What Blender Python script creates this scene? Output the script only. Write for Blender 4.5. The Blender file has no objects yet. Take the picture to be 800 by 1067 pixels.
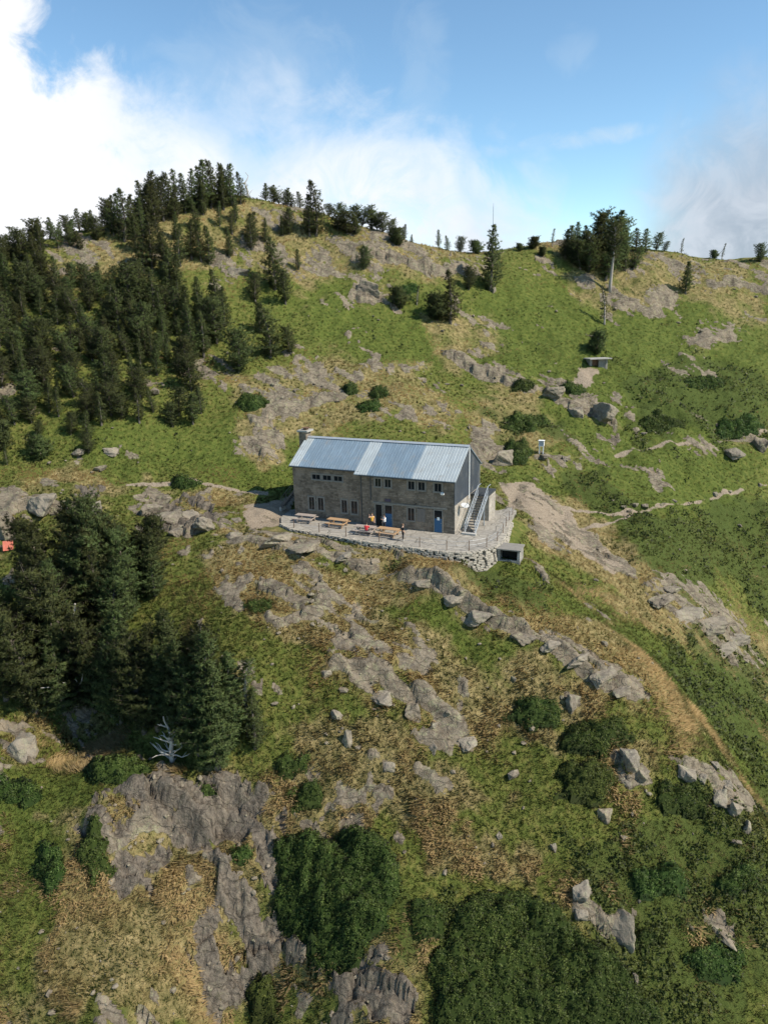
import bpy, bmesh, math, random
import numpy as np
from mathutils import Vector, Matrix

# ------------------------------------------------------------------ camera, world, sun, exposure
C = bpy.context.scene.collection
SC = bpy.context.scene
PITCH, ROLL, FPX, HCAM = math.radians(16.24), math.radians(-1.41), 740.0, 22.0
cam_d = bpy.data.cameras.new('camera'); cam = bpy.data.objects.new('camera', cam_d); C.objects.link(cam)
cam_d.sensor_fit = 'VERTICAL'; cam_d.sensor_height = 24.0; cam_d.lens = 24.0 * FPX / 1067.0
cam_d.clip_start = 0.5; cam_d.clip_end = 20000
_right = Vector((1, 0, 0)); _fwd = Vector((0, math.cos(PITCH), -math.sin(PITCH))); _up = Vector((0, math.sin(PITCH), math.cos(PITCH)))
def _axes():
    cr, sr = math.cos(ROLL), math.sin(ROLL)
    # image axes: ex (right), ey (down); unrolled right = R, down = -U.  A direction with unrolled coords (x0,y0) shows at (x0 cr - y0 sr, x0 sr + y0 cr)
    # so the unrolled direction of picture-right (1,0) is (cr,-sr) and of picture-down (0,1) is (sr,cr)
    ex = _right * cr + (-_up) * (-sr)
    ey = _right * sr + (-_up) * cr
    return ex, ey
EX, EY = _axes()
cam.matrix_world = Matrix(((EX.x, -EY.x, -_fwd.x, 0), (EX.y, -EY.y, -_fwd.y, 0), (EX.z, -EY.z, -_fwd.z, HCAM), (0, 0, 0, 1)))
SC.camera = cam

SUN_COMPASS, SUN_EL = math.radians(114.0), math.radians(46.0)
sdir = Vector((math.sin(SUN_COMPASS) * math.cos(SUN_EL), math.cos(SUN_COMPASS) * math.cos(SUN_EL), math.sin(SUN_EL)))
sun_d = bpy.data.lights.new('sun', 'SUN'); sun_d.energy = 5.0; sun_d.angle = math.radians(0.53); sun_d.color = (1.0, 0.92, 0.79)
sun = bpy.data.objects.new('sun', sun_d); C.objects.link(sun)
sun.rotation_euler = (-sdir).to_track_quat('-Z', 'Y').to_euler(); sun.location = (60, 0, 120)

SC.view_settings.view_transform = 'Standard'; SC.view_settings.look = 'None'
SC.view_settings.exposure = 0.34; SC.view_settings.gamma = 1.0; SC.view_settings.use_curve_mapping = False
SC.cycles.max_bounces = 5; SC.cycles.diffuse_bounces = 2; SC.cycles.transparent_max_bounces = 4
SC.cycles.use_denoising = True

class NT:
    """a tiny helper for node trees"""
    def __init__(s, tree):
        s.t = tree; tree.nodes.clear()
    def n(s, typ, **kw):
        nd = s.t.nodes.new(typ)
        for k, v in kw.items():
            if k.startswith('i_'):
                key = k[2:]
                nd.inputs[int(key) if key.isdigit() else key.replace('_', ' ')].default_value = v
            else:
                setattr(nd, k, v)
        return nd
    def l(s, a, b): s.t.links.new(a, b)
    def val(s, x, sock):
        if hasattr(x, 'is_output') or isinstance(x, bpy.types.NodeSocket): s.l(x, sock)
        else: sock.default_value = x
    def math(s, op, a, b=0.0, c=0.0, clamp=False):
        nd = s.n('ShaderNodeMath', operation=op, use_clamp=clamp)
        s.val(a, nd.inputs[0]); s.val(b, nd.inputs[1]); s.val(c, nd.inputs[2]); return nd.outputs[0]
    def smooth(s, x, lo, hi):
        nd = s.n('ShaderNodeMapRange', interpolation_type='SMOOTHSTEP')
        s.val(x, nd.inputs[0]); s.val(lo, nd.inputs[1]); s.val(hi, nd.inputs[2]); return nd.outputs[0]
    def mix(s, f, a, b):
        nd = s.n('ShaderNodeMix', data_type='RGBA')
        s.val(f, nd.inputs[0]); 
        for x, k in ((a, 6), (b, 7)):
            if isinstance(x, tuple): nd.inputs[k].default_value = x if len(x) == 4 else (*x, 1)
            else: s.l(x, nd.inputs[k])
        return nd.outputs[2]
    def noise(s, vec, scale, detail=4.0, rough=0.55, dist=0.0):
        nd = s.n('ShaderNodeTexNoise', i_Scale=scale, i_Detail=detail, i_Roughness=rough, i_Distortion=dist)
        if vec is not None: s.l(vec, nd.inputs['Vector'])
        return nd.outputs[0]
    def ramp(s, f, pts):
        nd = s.n('ShaderNodeValToRGB'); e = nd.color_ramp.elements
        while len(e) < len(pts): e.new(0.5)
        for k, (p, c) in enumerate(pts):
            e[k].position = p; e[k].color = c if len(c) == 4 else (*c, 1)
        s.l(f, nd.inputs[0]); return nd.outputs[0]

def build_world():
    w = bpy.data.worlds.new('World'); SC.world = w; w.use_nodes = True
    g = NT(w.node_tree)
    out = g.n('ShaderNodeOutputWorld'); bg = g.n('ShaderNodeBackground', i_Strength=0.13)
    sky = g.n('ShaderNodeTexSky', sky_type='NISHITA', sun_disc=False, sun_elevation=SUN_EL, sun_rotation=SUN_COMPASS, altitude=2000.0, air_density=1.0, dust_density=0.4, ozone_density=1.4)
    tc = g.n('ShaderNodeTexCoord'); sp = g.n('ShaderNodeSeparateXYZ'); g.l(tc.outputs['Generated'], sp.inputs[0])
    az = g.math('MULTIPLY', g.math('ARCTAN2', sp.outputs[0], sp.outputs[1]), 180 / math.pi)      # degrees right of +Y
    el = g.math('MULTIPLY', g.math('ARCSINE', sp.outputs[2]), 180 / math.pi)
    D = tc.outputs['Generated']
    def streak(vec, sx, sz, scale, detail, rough, dist, off=0.0):
        mp = g.n('ShaderNodeMapping'); mp.inputs['Scale'].default_value = (sx, sx, sz); mp.inputs['Location'].default_value = (off, off * .7, off * .3); mp.inputs['Rotation'].default_value = (0, .5, 0)
        g.l(vec, mp.inputs['Vector']); return g.noise(mp.outputs[0], scale, detail, rough, dist)
    n1 = streak(D, 1.0, 1.25, 5.0, 10, 0.58, 0.5)
    n2 = streak(D, 1.6, 1.6, 9.0, 10, 0.62, 0.8, 3.1)
    # height the white cloud bank reaches, by bearing (degrees)
    def pw(x, pts):
        acc = None
        for (x0, y0), (x1, y1) in zip(pts, pts[1:]):
            nd = g.n('ShaderNodeMapRange', clamp=True)
            g.l(x, nd.inputs[0]); nd.inputs[1].default_value = x0; nd.inputs[2].default_value = x1
            nd.inputs[3].default_value = 0.0; nd.inputs[4].default_value = y1 - y0
            acc = nd.outputs[0] if acc is None else g.math('ADD', acc, nd.outputs[0])
        return g.math('ADD', acc, pts[0][1])
    top = pw(az, [(-75, -30), (-45, 30), (-30, 28), (-24, 20.0), (-21, 16.0), (-15, 13.4), (-8, 12.6), (-2, 12.2), (4, 11.0), (8.5, 9.6), (12, 7.0), (16, 3.5), (40, 0), (60, -30)])
    soft = pw(az, [(-60, 2.0), (-24, 2.0), (-16, 4.2), (8, 4.6), (60, 4)])
    e = g.math('SUBTRACT', top, el)
    e = g.math('ADD', e, g.math('MULTIPLY', g.math('SUBTRACT', n1, 0.5), 17.0))
    e = g.math('ADD', e, g.math('MULTIPLY', g.math('SUBTRACT', n2, 0.5), 12.0))
    bank = g.smooth(g.math('DIVIDE', e, soft), -0.75, 1.0)
    # thinner veil through the middle of the bank
    thin = pw(az, [(-60, 0), (-20, 0.0), (-13, 0.40), (4, 0.45), (12, 0.4), (60, 0.2)])
    veil = g.math('MULTIPLY', thin, g.smooth(n2, 0.38, 0.66))
    bank = g.math('MULTIPLY', bank, g.math('SUBTRACT', 1.0, veil))
    # grey cloud on the right
    gt = pw(az, [(-60, -20), (13, -6), (17.5, 3.5), (21, 9.0), (24, 11.5), (30, 13), (45, 14), (80, -20)])
    ge = g.math('ADD', g.math('SUBTRACT', gt, el), g.math('MULTIPLY', g.math('SUBTRACT', n1, 0.5), 13.0))
    ge = g.math('ADD', ge, g.math('MULTIPLY', g.math('SUBTRACT', n2, 0.5), 6.0))
    grey = g.math('MULTIPLY', g.smooth(g.math('DIVIDE', ge, 7.5), -0.7, 1.0), 0.94)
    # small bright streaks high up
    def puff(a0, e0, wa, we, k, tilt=0.0):
        da = g.math('SUBTRACT', az, a0)
        a = g.math('DIVIDE', da, wa); b = g.math('DIVIDE', g.math('SUBTRACT', g.math('SUBTRACT', el, e0), g.math('MULTIPLY', da, tilt)), we)
        r = g.math('ADD', g.math('MULTIPLY', a, a), g.math('MULTIPLY', b, b))
        r = g.math('ADD', r, g.math('MULTIPLY', g.math('SUBTRACT', n2, 0.5), 4.5))
        return g.math('MULTIPLY', g.smooth(r, 1.2, -0.6), k)
    wisps = g.math('MAXIMUM', puff(14.5, 10.8, 6.0, 0.7, 0.6, .05), puff(14.0, 16.0, 1.8, 1.6, 0.2))
    wisps = g.math('MAXIMUM', wisps, puff(3.5, 16.0, 2.0, 4.5, 0.16))
    wisps = g.math('MAXIMUM', wisps, puff(-8, 16.0, 7, 3.5, 0.22))
    sk = g.n('ShaderNodeHueSaturation', i_Saturation=1.06, i_Value=1.2); g.l(sky.outputs[0], sk.inputs['Color'])
    tn = g.n('ShaderNodeMix', data_type='RGBA', blend_type='MULTIPLY', i_0=1.0); g.l(sk.outputs[0], tn.inputs[6]); tn.inputs[7].default_value = (1.0, 1.09, 1.0, 1); col = tn.outputs[2]
    col = g.mix(grey, col, g.mix(g.smooth(n2, .35, .65), (2.5, 2.9, 3.5), (3.5, 3.85, 4.4)))
    bw = g.mix(pw(az, [(-60, 1), (-18, 1.0), (-8, 0.55), (8, 0.25), (60, 0.1)]), g.mix(g.smooth(n1, .36, .62), (4.2, 4.7, 5.5), (5.5, 5.85, 6.3)), (6.3, 6.4, 6.55))
    col = g.mix(bank, col, bw)
    col = g.mix(wisps, col, (4.2, 5.0, 5.7))
    g.l(col, bg.inputs[0]); g.l(bg.outputs[0], out.inputs[0])
build_world()

# ------------------------------------------------------------------ numeric helpers
rng = np.random.default_rng(7); random.seed(7)
CAMP = np.array([0, 0, HCAM])
exn, eyn, fwn = np.array(EX), np.array(EY), np.array(_fwd)
def rays(u, v):
    u = np.asarray(u, float); v = np.asarray(v, float)
    d = fwn + ((u - 400) / FPX)[..., None] * exn + ((v - 533.5) / FPX)[..., None] * eyn
    return d
def project(P):
    q = np.asarray(P, float) - CAMP
    z = q @ fwn
    return 400 + FPX * (q @ exn) / z, 533.5 + FPX * (q @ eyn) / z, z
def at_range(u, v, Y):
    d = rays(u, v); return CAMP + d * (np.asarray(Y, float) / d[..., 1])[..., None]
def hash2(ix, iy, seed):
    h = (ix.astype(np.int64) * 374761393 + iy.astype(np.int64) * 668265263 + seed * 1442695041) & 0xFFFFFFFF
    h = ((h ^ (h >> 13)) * 1274126177) & 0xFFFFFFFF
    h = (h ^ (h >> 16)) * 2246822519 & 0xFFFFFFFF
    return ((h ^ (h >> 15)) & 0xFFFFFF) / float(0xFFFFFF)
def vnoise(x, y, seed=0):
    ix, iy = np.floor(x), np.floor(y); fx, fy = x - ix, y - iy
    fx = fx * fx * fx * (fx * (fx * 6 - 15) + 10); fy = fy * fy * fy * (fy * (fy * 6 - 15) + 10)
    a, b = hash2(ix, iy, seed), hash2(ix + 1, iy, seed); c, d = hash2(ix, iy + 1, seed), hash2(ix + 1, iy + 1, seed)
    return (a * (1 - fx) + b * fx) * (1 - fy) + (c * (1 - fx) + d * fx) * fy - 0.5
def fbm(x, y, seed=0, oct=4, gain=0.5):
    s, a, f = 0, 1.0, 1.0
    for k in range(oct):
        s = s + a * vnoise(x * f + 17.3 * k, y * f - 9.1 * k, seed + k); a *= gain; f *= 2.03
    return s
def voronoi_blocks(x, y, seed=0):
    """distance to the nearest crack, a random height and tilt for the block each point lies in"""
    ix, iy = np.floor(x), np.floor(y)
    f1 = np.full(x.shape, 9.0); f2 = np.full(x.shape, 9.0); hgt = np.zeros(x.shape); tx = np.zeros(x.shape); ty = np.zeros(x.shape)
    for dx in (-1, 0, 1):
        for dy in (-1, 0, 1):
            cx, cy = ix + dx, iy + dy
            px = cx + 0.1 + 0.8 * hash2(cx, cy, seed); py = cy + 0.1 + 0.8 * hash2(cx, cy, seed + 1)
            d = np.hypot(x - px, y - py)
            near = d < f1
            f2 = np.where(near, f1, np.minimum(f2, d)); f1 = np.where(near, d, f1)
            h = hash2(cx, cy, seed + 2)
            hgt = np.where(near, h, hgt)
            tx = np.where(near, (x - px) * (hash2(cx, cy, seed + 3) - .5), tx); ty = np.where(near, (y - py) * (hash2(cx, cy, seed + 4) - .5), ty)
    return f2 - f1, hgt, tx + ty
def sstep(x, lo, hi):
    t = np.clip((x - lo) / (hi - lo), 0, 1); return t * t * (3 - 2 * t)

# ------------------------------------------------------------------ the lie of the land
COLS = {   # picture column -> (row, forward distance in metres) read off the photograph
 -130: [(1067, 33), (900, 41), (800, 48), (700, 56), (600, 65), (540, 72), (500, 77), (450, 83), (400, 91), (350, 99), (315, 105)],
 0:    [(1067, 33), (900, 40.5), (800, 47), (700, 55.5), (600, 65), (560, 70.5), (518, 77), (500, 80), (450, 87), (400, 96), (350, 105), (300, 114), (260, 122)],
 100:  [(1067, 32.5), (1000, 35.5), (900, 39.6), (850, 42.4), (812, 45.4), (770, 52), (735, 54.5), (700, 56), (650, 59.2), (600, 64), (560, 69), (528, 76), (510, 80), (450, 88), (400, 97), (350, 107), (300, 117), (240, 131)],
 150:  [(224, 135)],
 205:  [(206, 142)],
 180:  [(1067, 33.4), (1000, 36), (915, 39.6), (882, 42.0), (812, 44.6), (792, 46.8), (740, 49.5), (600, 62.5), (525, 78)],
 250:  [(1067, 35.0), (1040, 36.0), (965, 38.3), (890, 40.8), (870, 42.3), (815, 44.6), (795, 46), (700, 51.5), (650, 56), (600, 61.5), (570, 66), (545, 71.5), (525, 77.5), (500, 83), (450, 90), (400, 100), (350, 111), (300, 122), (250, 133), (205, 144)],
 330:  [(222, 143), (260, 134), (1067, 34.4), (1000, 36.3), (870, 42)],
 400:  [(1067, 33), (1000, 35.5), (900, 40), (800, 45.5), (750, 48.5), (700, 52), (650, 56), (615, 59.4), (596, 61.5), (452, 91), (400, 102), (350, 115), (300, 127), (248, 139)],
 500:  [(1067, 33), (900, 40), (800, 45.5), (700, 52), (650, 56), (620, 58.6), (596, 61.8), (478, 88.5), (450, 95), (400, 107), (350, 120), (300, 133), (263, 144)],
 560:  [(256, 148), (540, 75.5), (590, 66)],
 600:  [(1067, 33), (900, 40), (800, 45.5), (700, 52), (620, 62), (565, 74), (520, 84), (480, 92), (450, 98), (400, 110), (350, 124), (300, 138), (251, 150)],
 700:  [(1067, 33.5), (950, 38.5), (830, 44.5), (780, 47.5), (722, 52), (700, 57), (650, 64), (600, 72), (560, 79), (520, 87), (480, 95), (450, 101), (400, 113), (350, 127), (300, 141), (266, 150)],
 785:  [(868, 42.6), (840, 49)],
 800:  [(1067, 34), (950, 39.2), (800, 55), (700, 68), (650, 75), (600, 82), (560, 87), (500, 97), (450, 106), (400, 118), (350, 131), (300, 143), (271, 150)],
 930:  [(1067, 36), (950, 43), (800, 62), (650, 82), (500, 103), (400, 122), (300, 146), (274, 154)],
}
cu, cv, cY = [], [], []
for u_, lst in COLS.items():
    for v_, Y_ in lst: cu.append(u_); cv.append(v_); cY.append(Y_)
CP = at_range(np.array(cu), np.array(cv), np.array(cY))
extra = []
for u_, lst in COLS.items():                                # behind the skyline the hill falls away again
    v_, Y_ = min(lst)
    if v_ < 330:
        p = at_range(np.array([u_]), np.array([v_]), np.array([Y_]))[0]
        extra += [(p[0] * 1.12, p[1] + 18, p[2] - 5), (p[0] * 1.25, p[1] + 40, p[2] - 17)]
for p in CP[[i for i, (a, b) in enumerate(zip(cu, cv)) if b == 1067]]:
    extra.append((p[0] * .8, p[1] - 9, p[2] - 6.5))
CP = np.vstack([CP, np.array(extra)])
# the levelled ground round the hut
HYAW = math.radians(24.4); HO = np.array([6.9, 67.0, 0.0])
HR = np.array([math.cos(HYAW), -math.sin(HYAW), 0]); HB = np.array([math.sin(HYAW), math.cos(HYAW), 0])
def hut(x, y, z=0.0): return HO + HR * x + HB * y + np.array([0, 0, z])
HP = [hut(-18.5, 8.8, .2), hut(-9, 9.2, .7), hut(0, 9, .3), hut(-18.6, 0, -.25), hut(-9, 0, -.35), hut(1, 0, -.35), hut(3.5, 4, -.3), hut(-21, 3, .1), hut(-9, -3.0, -.6), hut(-19, -2.6, -.3), hut(1, -3.2, -.7), hut(6, -3.2, -1.5), hut(3, -6, -1.35), hut(8.5, 0, -1.9), hut(6, 4, -1.3), hut(-3, -6.4, -.85), hut(-9, -6.3, -.5), hut(-14, -5.6, -.3), hut(-18, -4.4, -.15)]
CP = np.vstack([CP, np.array(HP)])
def tps_fit(P, lam=0.35):
    n = len(P); X = P[:, :2] / 50.0
    r = np.hypot(X[:, None, 0] - X[None, :, 0], X[:, None, 1] - X[None, :, 1]); K = np.where(r > 0, r * r * np.log(np.maximum(r, 1e-9)), 0)
    K += np.eye(n) * lam * 1e-3
    A = np.zeros((n + 3, n + 3)); A[:n, :n] = K; A[:n, n] = 1; A[:n, n + 1:] = X; A[n:, :n] = A[:n, n:].T
    return X, np.linalg.solve(A, np.concatenate([P[:, 2], np.zeros(3)]))
TX, TW = tps_fit(CP)
def tps(x, y):
    x = np.asarray(x, float) / 50; y = np.asarray(y, float) / 50
    out = np.full(x.shape, TW[-3]) + TW[-2] * x + TW[-1] * y
    for (a, b), w in zip(TX, TW[:-3]):
        r2 = (x - a) ** 2 + (y - b) ** 2
        out += w * 0.5 * r2 * np.log(np.maximum(r2, 1e-12))
    return out
XMIN, XMAX, YMIN, YMAX = -104.0, 112.0, 23.0, 186.0
def axis(lo, hi, f):
    a = [lo]
    while a[-1] < hi: a.append(a[-1] + f(a[-1]))
    return a
gx = axis(0, XMAX, lambda t: 0.17 + 0.33 * sstep(t, 20, 80)); gxl = axis(0, -XMIN, lambda t: 0.17 + 0.33 * sstep(t, 20, 80))
GX = np.array([-t for t in gxl[:0:-1]] + gx); GY = np.array(axis(YMIN, YMAX, lambda t: 0.16 + 0.24 * sstep(t, 45, 130)))
XX, YY = np.meshgrid(GX, GY)
Z0 = tps(XX[::3, ::3], YY[::3, ::3])
def upsample(Zc, gxs, gys):
    xs, ys = GX[::3], GY[::3]
    i = np.clip(np.searchsorted(xs, gxs) - 1, 0, len(xs) - 2); j = np.clip(np.searchsorted(ys, gys) - 1, 0, len(ys) - 2)
    fx = np.clip((gxs - xs[i]) / (xs[i + 1] - xs[i]), 0, 1); fy = np.clip((gys - ys[j]) / (ys[j + 1] - ys[j]), 0, 1)
    A = Zc[:, i] * (1 - fx) + Zc[:, i + 1] * fx
    return A[j, :] * (1 - fy)[:, None] + A[j + 1, :] * fy[:, None]
BASE = upsample(Z0, GX, GY)
def sample(F, x, y):
    x = np.asarray(x, float); y = np.asarray(y, float)
    i = np.clip(np.searchsorted(GX, x) - 1, 0, len(GX) - 2); j = np.clip(np.searchsorted(GY, y) - 1, 0, len(GY) - 2)
    fx = np.clip((x - GX[i]) / (GX[i + 1] - GX[i]), 0, 1); fy = np.clip((y - GY[j]) / (GY[j + 1] - GY[j]), 0, 1)
    return (F[j, i] * (1 - fx) + F[j, i + 1] * fx) * (1 - fy) + (F[j + 1, i] * (1 - fx) + F[j + 1, i + 1] * fx) * fy
def ground(u, v, F=None):
    """where the ray through a spot of the photograph meets the land (its nearest approach where it passes above the skyline)"""
    F = BASE if F is None else F
    u = np.atleast_1d(np.asarray(u, float)); v = np.atleast_1d(np.asarray(v, float))
    d = rays(u, v); d = d / d[:, 1:2]
    Ys = np.arange(24, 176, 0.25)
    P = CAMP + d[:, None, :] * Ys[None, :, None]
    gap = P[..., 2] - sample(F, P[..., 0], P[..., 1])
    hit = gap < 0
    k = np.where(hit.any(1), hit.argmax(1), np.where(Ys[None] > 60, gap, 99).argmin(1))
    kk = np.maximum(k - 1, 0); a, b = gap[np.arange(len(u)), kk], gap[np.arange(len(u)), k]
    t = np.where(hit.any(1) & (k > 0), a / np.maximum(a - b, 1e-9), 1.0)
    Yh = Ys[kk] * (1 - t) + Ys[k] * t
    Q = CAMP + d * Yh[:, None]
    Q[:, 2] = sample(F, Q[:, 0], Q[:, 1])
    return Q

# ------------------------------------------------------------------ what grows where (outlines read off the photograph, laid on the land)
def region(polys, soft=0.5, wob=0.6, wl=2.5, seed=0, grow=0.0):
    """0..1 map over the land of a list of outlines: soft-edged and ragged in metres"""
    M = np.zeros(XX.shape)
    for k, poly in enumerate(polys):
        p = np.array(poly, float); Q = ground(p[:, 0], p[:, 1])[:, :2]
        dist = np.hypot(*Q.mean(0)); s = max(0.6, dist / 55.0)
        lo = Q.min(0) - 2.5 * s; hi = Q.max(0) + 2.5 * s
        i0, i1 = np.searchsorted(GX, [lo[0], hi[0]]); j0, j1 = np.searchsorted(GY, [lo[1], hi[1]])
        if i1 - i0 < 2 or j1 - j0 < 2: continue
        x, y = XX[j0:j1, i0:i1], YY[j0:j1, i0:i1]
        dmin = np.full(x.shape, 1e9); inside = np.zeros(x.shape, bool)
        for (ax, ay), (bx, by) in zip(Q, np.roll(Q, -1, 0)):
            ex, ey = bx - ax, by - ay; L2 = ex * ex + ey * ey + 1e-12
            t = np.clip(((x - ax) * ex + (y - ay) * ey) / L2, 0, 1)
            dmin = np.minimum(dmin, np.hypot(x - ax - t * ex, y - ay - t * ey))
            cr = ((ay > y) != (by > y)) & (x < ex * (y - ay) / np.where(ey == 0, 1e-12, ey) + ax); inside ^= cr
        sd = np.where(inside, -dmin, dmin) - grow + fbm(x / (wl * s), y / (wl * s), seed + 31 * k, 4, .6) * 2 * wob * s
        M[j0:j1, i0:i1] = np.maximum(M[j0:j1, i0:i1], sstep(-sd, -soft * s * .5, soft * s * .5))
    return M

ROCK = [
 [(75, 862), (100, 832), (150, 812), (200, 806), (240, 802), (285, 818), (268, 850), (255, 870), (225, 884), (190, 870), (150, 864), (115, 876), (95, 870), (80, 880)],
 [(112, 902), (150, 885), (180, 880), (177, 905), (163, 930), (125, 928)],
 [(230, 888), (262, 880), (282, 915), (292, 960), (303, 1000), (292, 1025), (270, 1012), (256, 1032), (240, 1047), (215, 1047), (200, 1020), (193, 985), (200, 966), (222, 938)],
 [(262, 850), (300, 835), (298, 870), (290, 905), (305, 945), (325, 985), (335, 1015), (322, 1040), (300, 1005), (286, 925), (268, 880)],
 [(332, 1030), (360, 1003), (400, 988), (432, 1000), (438, 1030), (426, 1072), (345, 1075)],
 [(110, 1035), (165, 1028), (170, 1072), (105, 1072)], [(0, 1045), (60, 1050), (75, 1072), (0, 1075)],
 [(272, 600), (300, 592), (330, 602), (355, 622), (345, 640), (318, 655), (290, 655), (270, 640)],
 [(345, 640), (372, 625), (400, 640), (420, 656), (447, 682), (440, 700), (400, 698), (362, 692), (336, 694), (343, 665)],
 [(334, 694), (352, 698), (388, 708), (424, 725), (452, 745), (482, 760), (500, 776), (492, 782), (466, 768), (438, 752), (408, 745), (378, 728), (344, 708)],
 [(406, 596), (434, 598), (456, 606), (484, 622), (504, 640), (532, 648), (560, 658), (553, 670), (522, 662), (490, 647), (462, 628), (428, 612)],
 [(560, 660), (585, 660), (622, 675), (647, 700), (667, 724), (640, 724), (602, 707), (575, 692), (560, 672)],
 [(640, 768), (662, 780), (672, 803), (656, 818), (641, 800)],
 [(703, 790), (745, 798), (778, 830), (787, 868), (768, 850), (733, 822)],
 [(520, 505), (548, 505), (580, 522), (607, 545), (640, 575), (664, 602), (640, 602), (612, 585), (585, 566), (555, 548), (536, 530)],
 [(676, 608), (722, 613), (764, 640), (800, 672), (800, 690), (770, 690), (738, 670), (700, 640)],
 [(560, 397), (590, 396), (617, 405), (642, 430), (648, 443), (625, 436), (600, 424), (578, 414)],
 [(472, 322), (500, 322), (526, 335), (505, 343), (480, 338)],
 [(453, 364), (490, 374), (530, 390), (562, 405), (545, 408), (508, 395), (468, 378)],
 [(265, 392), (300, 379), (360, 384), (397, 400), (424, 425), (402, 431), (368, 410), (330, 420), (290, 435), (262, 460), (244, 450), (278, 425)],
 [(244, 452), (290, 452), (287, 470), (250, 472)], [(440, 425), (480, 430), (470, 448), (445, 445)],
 [(330, 250), (420, 254), (500, 268), (500, 287), (450, 284), (400, 274), (352, 272)], [(368, 290), (395, 283), (400, 306), (385, 312), (362, 306)], [(355, 300), (420, 305), (430, 318), (360, 315)],
 [(300, 270), (340, 261), (352, 285), (312, 292)], [(228, 272), (262, 270), (266, 290), (230, 290)], [(262, 283), (300, 285), (300, 296), (262, 294)],
 [(262, 216), (312, 212), (320, 232), (290, 238), (255, 230)],
 [(735, 280), (770, 272), (810, 275), (815, 300), (765, 300), (728, 297)], [(640, 305), (690, 299), (712, 307), (682, 322), (642, 325)], [(650, 270), (735, 272), (730, 285), (655, 288)],
 [(718, 350), (766, 333), (768, 345), (730, 361)], [(690, 378), (732, 372), (736, 385), (700, 393)], [(770, 325), (810, 322), (810, 338), (775, 338)],
 [(48, 258), (100, 238), (112, 262), (82, 292), (52, 284)], [(58, 290), (96, 290), (96, 302), (60, 306)], [(202, 378), (250, 375), (243, 402), (203, 402)], [(120, 262), (150, 265), (150, 285), (118, 283)],
 [(28, 510), (50, 502), (72, 514), (68, 531), (32, 531)], [(78, 514), (106, 513), (106, 537), (80, 535)], [(155, 524), (190, 517), (228, 525), (222, 545), (195, 557), (168, 546)], [(0, 518), (26, 512), (22, 560), (0, 580)],
 [(228, 548), (300, 540), (345, 556), (412, 576), (440, 584), (408, 594), (330, 578), (256, 572)],
 [(0, 758), (42, 758), (48, 792), (8, 797)], [(60, 740), (110, 738), (118, 790), (58, 795)],
 [(588, 918), (620, 924), (664, 955), (657, 977), (628, 966), (598, 942)], [(733, 963), (768, 970), (760, 982), (737, 979)],
 [(490, 448), (532, 463), (532, 492), (503, 486)], [(340, 743), (370, 768), (362, 778), (344, 763)],
 [(250, 690), (262, 690), (258, 712), (248, 705)], [(590, 455), (640, 458), (630, 480), (600, 478)], [(690, 455), (800, 440), (800, 470), (720, 475)],
 [(420, 790), (470, 805), (468, 820), (430, 812)], [(590, 715), (612, 735), (600, 745), (585, 735)],
]
DRY = [
 [(215, 580), (340, 586), (452, 650), (562, 715), (570, 765), (480, 775), (400, 712), (300, 662), (235, 640)],
 [(60, 885), (200, 870), (318, 800), (335, 860), (300, 900), (255, 1000), (210, 1075), (0, 1075), (60, 965)],
 [(440, 865), (570, 880), (565, 930), (450, 925)], [(320, 740), (420, 760), (520, 830), (470, 860), (330, 860), (290, 800)],
 [(560, 640), (640, 650), (700, 715), (745, 775), (720, 775), (680, 738), (600, 695), (545, 685)], [(480, 690), (560, 690), (640, 740), (560, 740)],
 [(235, 205), (340, 212), (422, 238), (505, 260), (505, 292), (420, 292), (330, 300), (245, 300)], [(440, 330), (500, 335), (540, 390), (470, 380)],
 [(240, 375), (440, 380), (470, 450), (380, 440), (270, 470), (240, 450)], [(480, 390), (560, 400), (560, 470), (490, 450)],
 [(0, 498), (90, 500), (280, 518), (290, 540), (180, 520), (60, 505), (0, 515)], [(225, 545), (430, 575), (500, 600), (560, 650), (420, 610), (240, 585)],
 [(530, 500), (600, 520), (660, 590), (800, 700), (800, 730), (650, 630), (560, 560)], [(560, 250), (800, 262), (800, 330), (620, 320), (560, 265)],
 [(45, 240), (260, 205), (260, 290), (60, 300)], [(40, 850), (130, 820), (250, 800), (300, 800), (280, 840), (60, 900)],
]
LUSH = [
 [(300, 300), (480, 310), (620, 260), (800, 310), (800, 560), (660, 560), (560, 400), (430, 370), (310, 370)],
 [(200, 450), (300, 430), (310, 500), (60, 500), (60, 440)], [(520, 590), (560, 590), (660, 660), (800, 700), (800, 850), (720, 740), (600, 650)],
 [(0, 800), (150, 780), (110, 860), (60, 960), (0, 960)], [(440, 600), (560, 680), (480, 690), (330, 600)], [(520, 480), (620, 500), (620, 560), (540, 520)],
]
HEATH = [
 [(640, 385), (800, 380), (800, 470), (700, 470), (640, 440)], [(600, 880), (800, 850), (800, 1075), (690, 1075), (620, 980)],
 [(600, 500), (680, 520), (800, 530), (800, 640), (700, 600), (640, 560)],
 [(400, 920), (480, 925), (470, 1000), (420, 990)], [(520, 435), (600, 430), (590, 455), (520, 455)], [(430, 575), (560, 600), (570, 640), (440, 590)],
 [(700, 620), (800, 680), (800, 830), (700, 700)],
]
SOIL = [
 [(518, 500), (550, 503), (585, 524), (610, 547), (650, 590), (640, 602), (612, 584), (588, 564), (556, 545), (530, 520)],
 [(255, 525), (305, 520), (305, 545), (260, 552)], [(608, 385), (622, 385), (612, 400), (600, 402)],
]
def line_region(pts, half):
    p = np.array(pts, float); return [[(a - 0, b - half) for a, b in p] + [(a, b + half) for a, b in p[::-1]]]
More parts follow.
